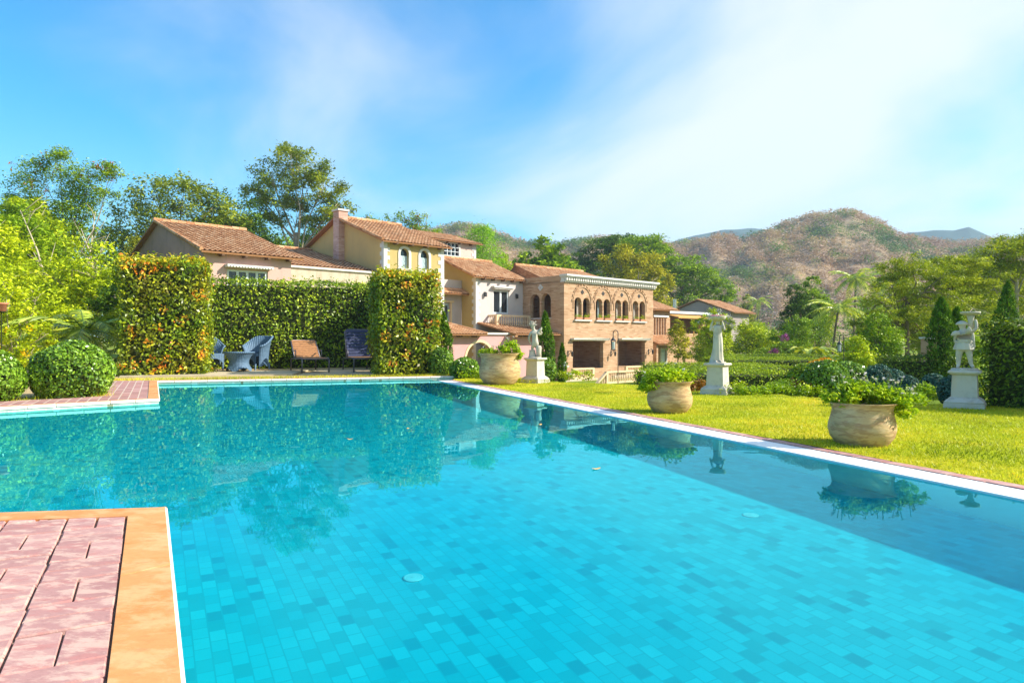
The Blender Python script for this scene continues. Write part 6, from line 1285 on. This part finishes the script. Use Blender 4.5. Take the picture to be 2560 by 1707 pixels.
# palms
def frond(mb, root, az, L, lift, droop, lw, n=22, ll=.55):
    d = Vector((math.cos(az), math.sin(az), 0)); pts = [root + d * (L * s) + Vector((0, 0, L * (lift * s - droop * s * s))) for s in np.linspace(0, 1, n)]
    mb.tube(pts[::3] + [pts[-1]], [.022 * lw * (1 - .8 * q / (n // 3 + 1)) for q in range(len(pts[::3]) + 1)], 4, 1)
    sd = d.cross(Vector((0, 0, 1)))
    for i in range(2, n):
        p = pts[i]; t = (pts[i] - pts[i - 1]).normalized(); l = ll * L * .42 * math.sin(math.pi * (.12 + .82 * i / n)) ** .6
        for s in (-1, 1):
            e = p + (sd * s * .8 + t * .75).normalized() * l + Vector((0, 0, -l * (.28 + .2 * random.random()))); w = t * (L * .012 * lw + .008)
            mb.add([p - w, p + w, e.lerp(p, .35) + w * 1.2 + Vector((0, 0, l * .07)), e, e.lerp(p, .35) - w * 1.2 + Vector((0, 0, l * .07))], [(0, 1, 2, 3, 4)], 0)
def palm(label, x, y, zb, h, L, nf, seed, lw=1.0, r0=.14, group='coconut palms', lean=.3):
    t = thing('palm_tree', label, 'palm', (x, y, zb), 0, group); rr = random.Random(seed); mb = MB()
    mb.tube([(0, 0, -.2), (lean * .2, 0, h * .3), (lean * .6, 0, h * .7), (lean, 0, h)], [r0 * 1.3, r0, r0 * .8, r0 * .7], 9); mb.build('trunk', M_BARK, t, True)
    mb = MB()
    for k in range(nf): u = k / nf; frond(mb, Vector((lean, 0, h)), k * 2.4 + rr.gauss(0, .15), L * rr.uniform(.85, 1.1), 1.05 - 1.15 * u, .62 + .25 * u, lw)
    mb.build('crown', [M_L_PALM, M_STEM], t); return t
palm('coconut palm standing highest right of the banana plants', 37.5, 75, -1, 8.4, 2.9, 22, 1); palm('coconut palm on a thin dark trunk before the taller one', 23.4, 50, -1.2, 4.2, 2.4, 20, 2, r0=.09, lean=.5)
palm('small distant palm below the hill left of the dark tree', 43.1, 120, 1, 6.5, 2.4, 16, 3); palm('green palm fronds above the pot statue side hedge', 33.5, 60, -.5, 6.6, 2.6, 18, 4)
palm('feather palm with silvery fronds behind the large boxwood ball', -10.75, 17.2, -.05, 1.0, 1.55, 20, 5, .9, .07, 'feather palms by the left bank', 0)
palm('smaller feather palm in the shade behind the first one', -9.9, 18.4, -.05, .6, 1.2, 14, 6, .9, .06, 'feather palms by the left bank', 0)
def banana(label, x, y, zb, s, seed):
    t = thing('banana_plant', label, 'plant', (x, y, zb), seed, 'banana plants beyond the low hedges'); rr = random.Random(seed); mb = MB(); mb.tube([(0, 0, -.2), (0, 0, .7 * s)], [.09 * s, .06 * s], 8); mb.build('stem', M_STEM, t, True); mb = MB()
    for k in range(9):
        a = k * 2.39; d = Vector((math.cos(a), math.sin(a), 0)); sd = Vector((-d.y, d.x, 0)); lf = rr.uniform(.9, 1.5); pr = None
        for i in range(9):
            q = i / 8; c = Vector((0, 0, .65 * s)) + d * (1.25 * s * q) + Vector((0, 0, s * (lf * q - 1.25 * q * q))); w = sd * (.21 * s * math.sin(math.pi * (.06 + .92 * q)) ** .6); up = Vector((0, 0, w.length * .25))
            cur = (c - w + up, c, c + w + up)
            if pr: mb.add([*pr, *cur], [(0, 1, 4, 3), (1, 2, 5, 4)], 0)
            pr = cur
    mb.build('leaves', M_L_PALM, t)
banana('left banana plant with broad arching leaves', 17.4, 40, -.8, 1.1, 1); banana('banana plant right of the first one', 18.7, 41.5, -.8, 1.0, 2); banana('small banana plant in front of the other two', 17.9, 38.5, -.8, .7, 3)
# cypresses
def cypress(label, x, y, zb, h, r_, n, mat, sz, group='slim cypresses', lean=0):
    t = thing('cypress', label, 'tree', (x, y, zb), 0, group); u = RNG.random(n) ** .8; a = RNG.random(n) * 6.28
    prof = r_ * np.sin(np.pi * (.10 + .90 * u)) ** .75 * (1 + .22 * np.sin(a * 3 + u * 14) * np.cos(u * 31 + a)); rr = prof * (1 - np.abs(RNG.normal(size=n)) * .25)
    P = np.stack([rr * np.cos(a) + lean * u, rr * np.sin(a), h * (.03 + .97 * u)], 1); ax = np.stack([np.cos(a) * .45, np.sin(a) * .45, np.ones(n)], 1)
    link('foliage', leaf_mesh('foliage', P, sz * (.6 + .8 * RNG.random(n)), mat, RNG.random(n), axis=ax, aspect=.25, up=.1), t)
    mb = MB(); mb.tube([(0, 0, -.2), (lean * .5, 0, h * .5), (lean * .95, 0, h * .92)], [r_ * .3, r_ * .3, .01], 7); mb.build('trunk', M_TWIG, t)
cypress('slim cypress between the hedge pillar and the rose arcade', -1.62, 17, -.3, 1.78, .19, 3200, M_L_CYP, .09, lean=-.08); cypress('slim cypress between the child statue and the brick house', .93, 17.2, -.6, 2.1, .21, 3600, M_L_CYP, .09, lean=-.1)
cypress('shorter cypress shoot beside the one at the brick house', 1.28, 17.4, -.6, 1.3, .13, 1600, M_L_CYP, .08)
cypress('dark cypress left of the statue holding a dish', 9.75, 15.5, -.2, 1.95, .30, 5000, M_L_CYP, .09); cypress('dark cypress touching the left one by the dish statue', 10.3, 15.8, -.2, 1.75, .26, 3500, M_L_CYP, .09)
cypress('forked dark cypress above the shaded hedge wall', 12.2, 17, -.2, 2.45, .27, 4000, M_L_CYP, .09, lean=.15); cypress('rightmost dark cypress above the shaded hedge wall', 13.2, 17, -.2, 2.5, .28, 4000, M_L_CYP, .09)
# flowers, small shrubs
M_YFLOWER = leafmat('orange_petal', [(0, (0.70, 0.30, 0.005)), (1, (0.80, 0.48, 0.01))], .6, .3, clump=.05); M_PURPLE = leafmat('purple_petal', [(0, (0.30, 0.04, 0.28)), (1, (0.5, 0.12, 0.45))], .6, .3, clump=.05)
t = tree('flowering_shrub', 'loose shrub with orange yellow flowers left of the large boxwood ball', 'shrub', -9.6, 13.2, -.02, [(-.5, 0, 1.2, .4, .4, .35), (.1, 0, .9, .4, .4, .3), (.45, 0, .5, .35, .35, .25), (-.8, 0, .7, .4, .4, .4), (-.2, 0, 1.6, .5, .4, .4), (.7, -.1, .9, .2, .2, .2)], 2600, .085, M_L_BRIGHT, .035, .7, M_PALEBARK, clumps=12)
P = np.array([(-.65, -.3, 1.45), (-.45, -.35, 1.25), (-.3, -.35, 1.38), (.1, -.38, .98), (.42, -.36, .55), (.6, -.3, .42), (-.75, -.35, .95), (.2, -.35, .35), (-.9, -.3, .7), (.52, -.3, 1.0), (-.1, -.3, .6)]); [link('flower', leaf_mesh('flower', q + RNG.normal(size=(20, 3)) * .04, .055, M_YFLOWER, aspect=.8), t) for q in P]
t = tree('white_flower_shrub', 'tall shrub with white flower heads in front of the veranda', 'shrub', 13.4, 45.5, -1.4, [(-.9, 0, 3.0, .6, .6, .6), (.1, 0, 3.6, .7, .6, .6), (.9, 0, 3.2, .6, .6, .7), (0, 0, 2.2, .9, .7, .9), (-.2, 0, 1.2, .8, .6, .9)], 3800, .15, M_L_BRIGHT, .06, 2.2, clumps=14, droop=.5)
P = np.array([(-1.0, -.4, 3.3), (-.4, -.5, 3.7), (.3, -.4, 4.1), (.9, -.4, 3.7), (.1, -.6, 3.4), (1.1, -.4, 3.1), (-.2, -.6, 2.9)]); [link('flower_head', leaf_mesh('flower_head', q + RNG.normal(size=(34, 3)) * .08, .12, M_WPETAL, aspect=.9), t) for q in P]
t = tree('bougainvillea', 'purple flowering bougainvillea behind the low hedges', 'shrub', 15.6, 41, -1.0, [(-.5, 0, .9, .6, .5, .4), (.5, 0, 1.3, .6, .5, .5), (0, 0, .6, .8, .6, .5)], 1600, .12, M_L_MID, .04, .7); P, Q = crown_points([(-.1, -.4, 1.0, .4, .2, .25), (.6, -.4, 1.9, .3, .2, .2)], 500, 14); link('flowers', leaf_mesh('flowers', P, .10, M_PURPLE, Q), t)
for k, (lab, x, y, w_, h, n, mat, fl) in enumerate([('low plants with tiny white flowers right of the bowl statue plinth', 4.0, 10.6, 1.5, .17, 3200, M_POTLEAF, M_WPETAL), ('reddish brown low shrubs left of the bowl statue plinth', 2.95, 11.3, .5, .2, 1200, lm('rusty_leaf', (0, (0.12, 0.06, 0.02)), (1, (0.32, 0.17, 0.06))), None), ('rusty low grasses at the lawn edge before the low hedges', 4.9, 10.9, .8, .26, 1400, bpy.data.materials['rusty_leaf'] if 'rusty_leaf' in bpy.data.materials else M_L_YEL, None), ('green low plants before the blue green shrubs', 6.3, 9.9, 1.1, .22, 1800, M_POTLEAF, None), ('leafy low plants along the lawn edge by the green ball shrub', 5.3, 12.2, 1.2, .16, 1800, M_L_MID, None), ('low green plants at the foot of the hedge end by the pool corner', -.75, 14.75, .7, .24, 1500, M_POTLEAF, None), ('grassy plants at the foot of the fountain side shrubs', 1.35, 14.6, .7, .22, 900, M_L_BRIGHT, None)]):
    t = thing('border_plant', lab, 'plant', (x, y, -.07), 0, 'low border plants at the lawn edge'); P, Q = crown_points([(i * w_ / 3 - w_ / 2 + w_ / 6, random.gauss(0, .05), h * .5, w_ / 5, .16, h * .5) for i in range(3)], n, 20, .25, .3)
    link('leaves', leaf_mesh('leaves', P, .045 * (.6 + .8 * RNG.random(len(P))), mat, Q), t)
    if fl: i = RNG.integers(0, len(P), 130); link('flowers', leaf_mesh('flowers', P[i] + np.array([0, -.03, .03]), .022, fl, aspect=.9), t)
mb = MB(); t = thing('brick_pier', 'small brick wall end with white coping seen left of the cypresses', 'wall', (13.75, 22.5, -.3), 0); mb.box(-.16, .2, -.2, .2, 0, 1.12); mb.build('wall', M_BRICK, t); mb = MB(); mb.box(-.2, .24, -.24, .24, 1.122, 1.18); mb.build('coping', M_TRIM, t)
for (x, y, z, r_, lab) in ((-9.05, 12.1, 1.30, .10, 'terracotta pot at the left picture edge, upper of two'), (-8.35, 11.3, .08, .14, 'terracotta pot at the left picture edge beside the clipped boxwood')):
    t = thing('terracotta_pot', lab, 'pot', (x, y, z), 0, 'terracotta pots at the left edge'); mb = MB(); mb.lathe([(r_ * .7, 0), (r_ * .9, r_ * 1.2), (r_ * 1.08, r_ * 1.22), (r_ * 1.08, r_ * 1.5), (r_ * .95, r_ * 1.5), (r_ * .85, r_ * 1.2)], 20); mb.build('body', M_TERRA, t, True); mb = MB(); mb.lathe([(r_ * .86, r_ * 1.15), (.01, r_ * 1.2)], 16, cap=False); mb.build('soil', M_POTSOIL, t)
t = thing('pot_stand', 'thin dark post carrying the upper terracotta pot', 'post', (-9.05, 12.1, -.02), 0); mb = MB(); sq(mb, [(.007, 0), (.007, 1.29), (.05, 1.30), (.05, 1.318)]); mb.build('shaft', M_TWIG, t)

# ------------------------------------------------------------------ hills
def hill(name, sil, D0, D1, back, mat, rough, seed, base=-1.0):
    """real slope: foot at D0, ridge at D1 with the given skyline, far side at back"""
    xs_ = [s[0] for s in sil]; ys_ = [s[1] for s in sil]; mb = MB(); na, nd = 150, 46; rng = np.random.default_rng(seed); ph = rng.random(12) * 6.28; V = []
    for j in range(nd + 1):
        s = j / nd
        for i in range(na + 1):
            px = xs_[0] + (xs_[-1] - xs_[0]) * i / na; k = (px - 1280) / 1706.7; y_ = np.interp(px, xs_, ys_); H = EYE + (848 - y_) / 1706.7 * D1
            if s < .75: q = s / .75; D = D0 + (D1 - D0) * q; h = base + (H - base) * (.25 * q + .75 * q * q * (3 - 2 * q))
            else: q = (s - .75) / .25; D = D1 + (back - D1) * q; h = H + (base - H) * q
            f = rough * min(1, s * 4) * (.5 * math.sin(k * 31 + s * 9 + ph[0]) + .35 * math.sin(k * 67 - s * 17 + ph[1]) + .25 * math.sin(k * 140 + s * 23 + ph[2])) * (1 - .8 * math.exp(-((s - .75) / .1) ** 2))
            V.append((k * D, D, h + f))
    n = na + 1; mb.add(V, [(j * n + i, j * n + i + 1, (j + 1) * n + i + 1, (j + 1) * n + i) for j in range(nd) for i in range(na)], 0, .5)
    o = tag(mb.build(name, mat, smooth=True), kind='structure'); return np.array(V).reshape(nd + 1, n, 3)
def hillmat(name):
    t = NT(name); v = t.coord('Object'); f = t.noise(v, .02, 6, .65); g = t.noise(v, .15, 5, .7)
    col = t.ramp(f, [(.35, (0.10, 0.14, 0.06)), (.5, (0.34, 0.24, 0.15)), (.65, (0.42, 0.30, 0.17))]); col = t.mix(g, col, (0.24, 0.17, 0.11))
    return t.done(t.pbr(col, .95, .05))
M_HILL = hillmat('hill_scrub')
SIL = [(d * 1.0884, (y + 15) * 1.0884) for d, y in [(700, 600), (880, 560), (980, 536), (1030, 524), (1080, 517), (1130, 530), (1200, 556), (1270, 566), (1340, 553), (1420, 549), (1500, 560), (1560, 562), (1600, 560), (1640, 546), (1700, 550), (1750, 533), (1800, 514), (1850, 502), (1905, 490), (1950, 494), (1990, 504), (2030, 520), (2060, 533), (2110, 548), (2170, 558), (2240, 562), (2300, 550), (2352, 553), (2480, 560), (2700, 600)]]
GRID = hill('hill', SIL, 130, 430, 620, M_HILL, 3.0, 4)
hill('far_hill', [(d * 1.0884, y * 1.0884) for d, y in [(1350, 600), (1480, 575), (1560, 550), (1610, 540), (1660, 528), (1720, 523), (1790, 530), (1900, 540), (2040, 542), (2090, 533), (2140, 528), (2190, 530), (2225, 523), (2260, 536), (2300, 556), (2400, 566), (2600, 590)]], 760, 1000, 1300, plain('far_forest', (0.06, 0.10, 0.10), .95, .05, .3, .01), 6, 9)
# wooded cover of the hill: leaf clumps of single tree crowns, green or bare and pinkish
NT_ = 6200; nd_, na_ = GRID.shape[:2]; P = []; Q = []; S = []
gi = RNG.random(NT_) * (nd_ * .80 - 2) ; gj = RNG.random(NT_) * (na_ - 2)
i0, j0 = gi.astype(int), gj.astype(int); fi, fj = (gi - i0)[:, None], (gj - j0)[:, None]
base_ = GRID[i0, j0] * (1 - fi) * (1 - fj) + GRID[i0 + 1, j0] * fi * (1 - fj) + GRID[i0, j0 + 1] * (1 - fi) * fj + GRID[i0 + 1, j0 + 1] * fi * fj
pat = np.sin(base_[:, 0] * .045 + base_[:, 1] * .02) + np.sin(base_[:, 0] * .021 - base_[:, 1] * .05 + 1) + .8 * np.sin(base_[:, 0] * .11 + base_[:, 2] * .2)
green = pat + RNG.normal(size=NT_) * .7 > .6
for gr in (True, False):
    b = base_[green == gr]; m = 72; R_ = (1.9 + 1.9 * RNG.random(len(b)))[:, None, None] * (b[:, 1] / 330 + .25)[:, None, None]
    d = RNG.normal(size=(len(b), m, 3)); d /= np.linalg.norm(d, axis=2)[:, :, None]; d[:, :, 2] = np.abs(d[:, :, 2]) * 1.1
    C_ = (b[:, None, :] + d * R_ * (.5 + .5 * RNG.random((len(b), m, 1)))).reshape(-1, 3); tone = np.repeat(np.clip(.5 + .28 * np.sin(b[:, 0] * .06) * np.cos(b[:, 1] * .04) + RNG.normal(size=len(b)) * .2, 0, 1), m) * .8 + RNG.random(len(b) * m) * .2
    mt = lm('hill_tree_leaf', (0, (0.035, 0.10, 0.05)), (.5, (0.09, 0.18, 0.06)), (1, (0.26, 0.32, 0.08)), clump=0, trans=.15) if gr else lm('dry_tree_leaf', (0, (0.40, 0.25, 0.23)), (.4, (0.52, 0.36, 0.30)), (.8, (0.58, 0.44, 0.31)), (1, (0.42, 0.41, 0.20)), clump=0, trans=.15)
    o = link('hill_forest', leaf_mesh('hill_forest', C_, np.repeat(R_[:, 0, 0], m) * .27 * (.5 + .8 * RNG.random(len(C_))), mt, tone, up=.68, aspect=.7))
    tag(o, 'evergreen crowns scattered over the far hillside' if gr else 'dry pinkish leafless woodland covering the far hillside', 'woodland', kind='stuff')

# ------------------------------------------------------------------ smoke and hazy air
def volume(name, d, c, aniso=0.0):
    t = NT(name); p = t.n('ShaderNodeVolumePrincipled'); p.inputs['Color'].default_value = (*c, 1); p.inputs['Density'].default_value = d; p.inputs['Anisotropy'].default_value = aniso
    t.l(p.outputs[0], t.out.inputs['Volume']); return t.m
hz = MB(); hz.box(-1600, 1600, -80, 1400, -8, 175); hzo = hz.build('haze', volume('haze_air', 0.0004, (0.62, 0.82, 1.0))); tag(hzo, 'pale blue haze in the valley air', 'haze', kind='stuff')
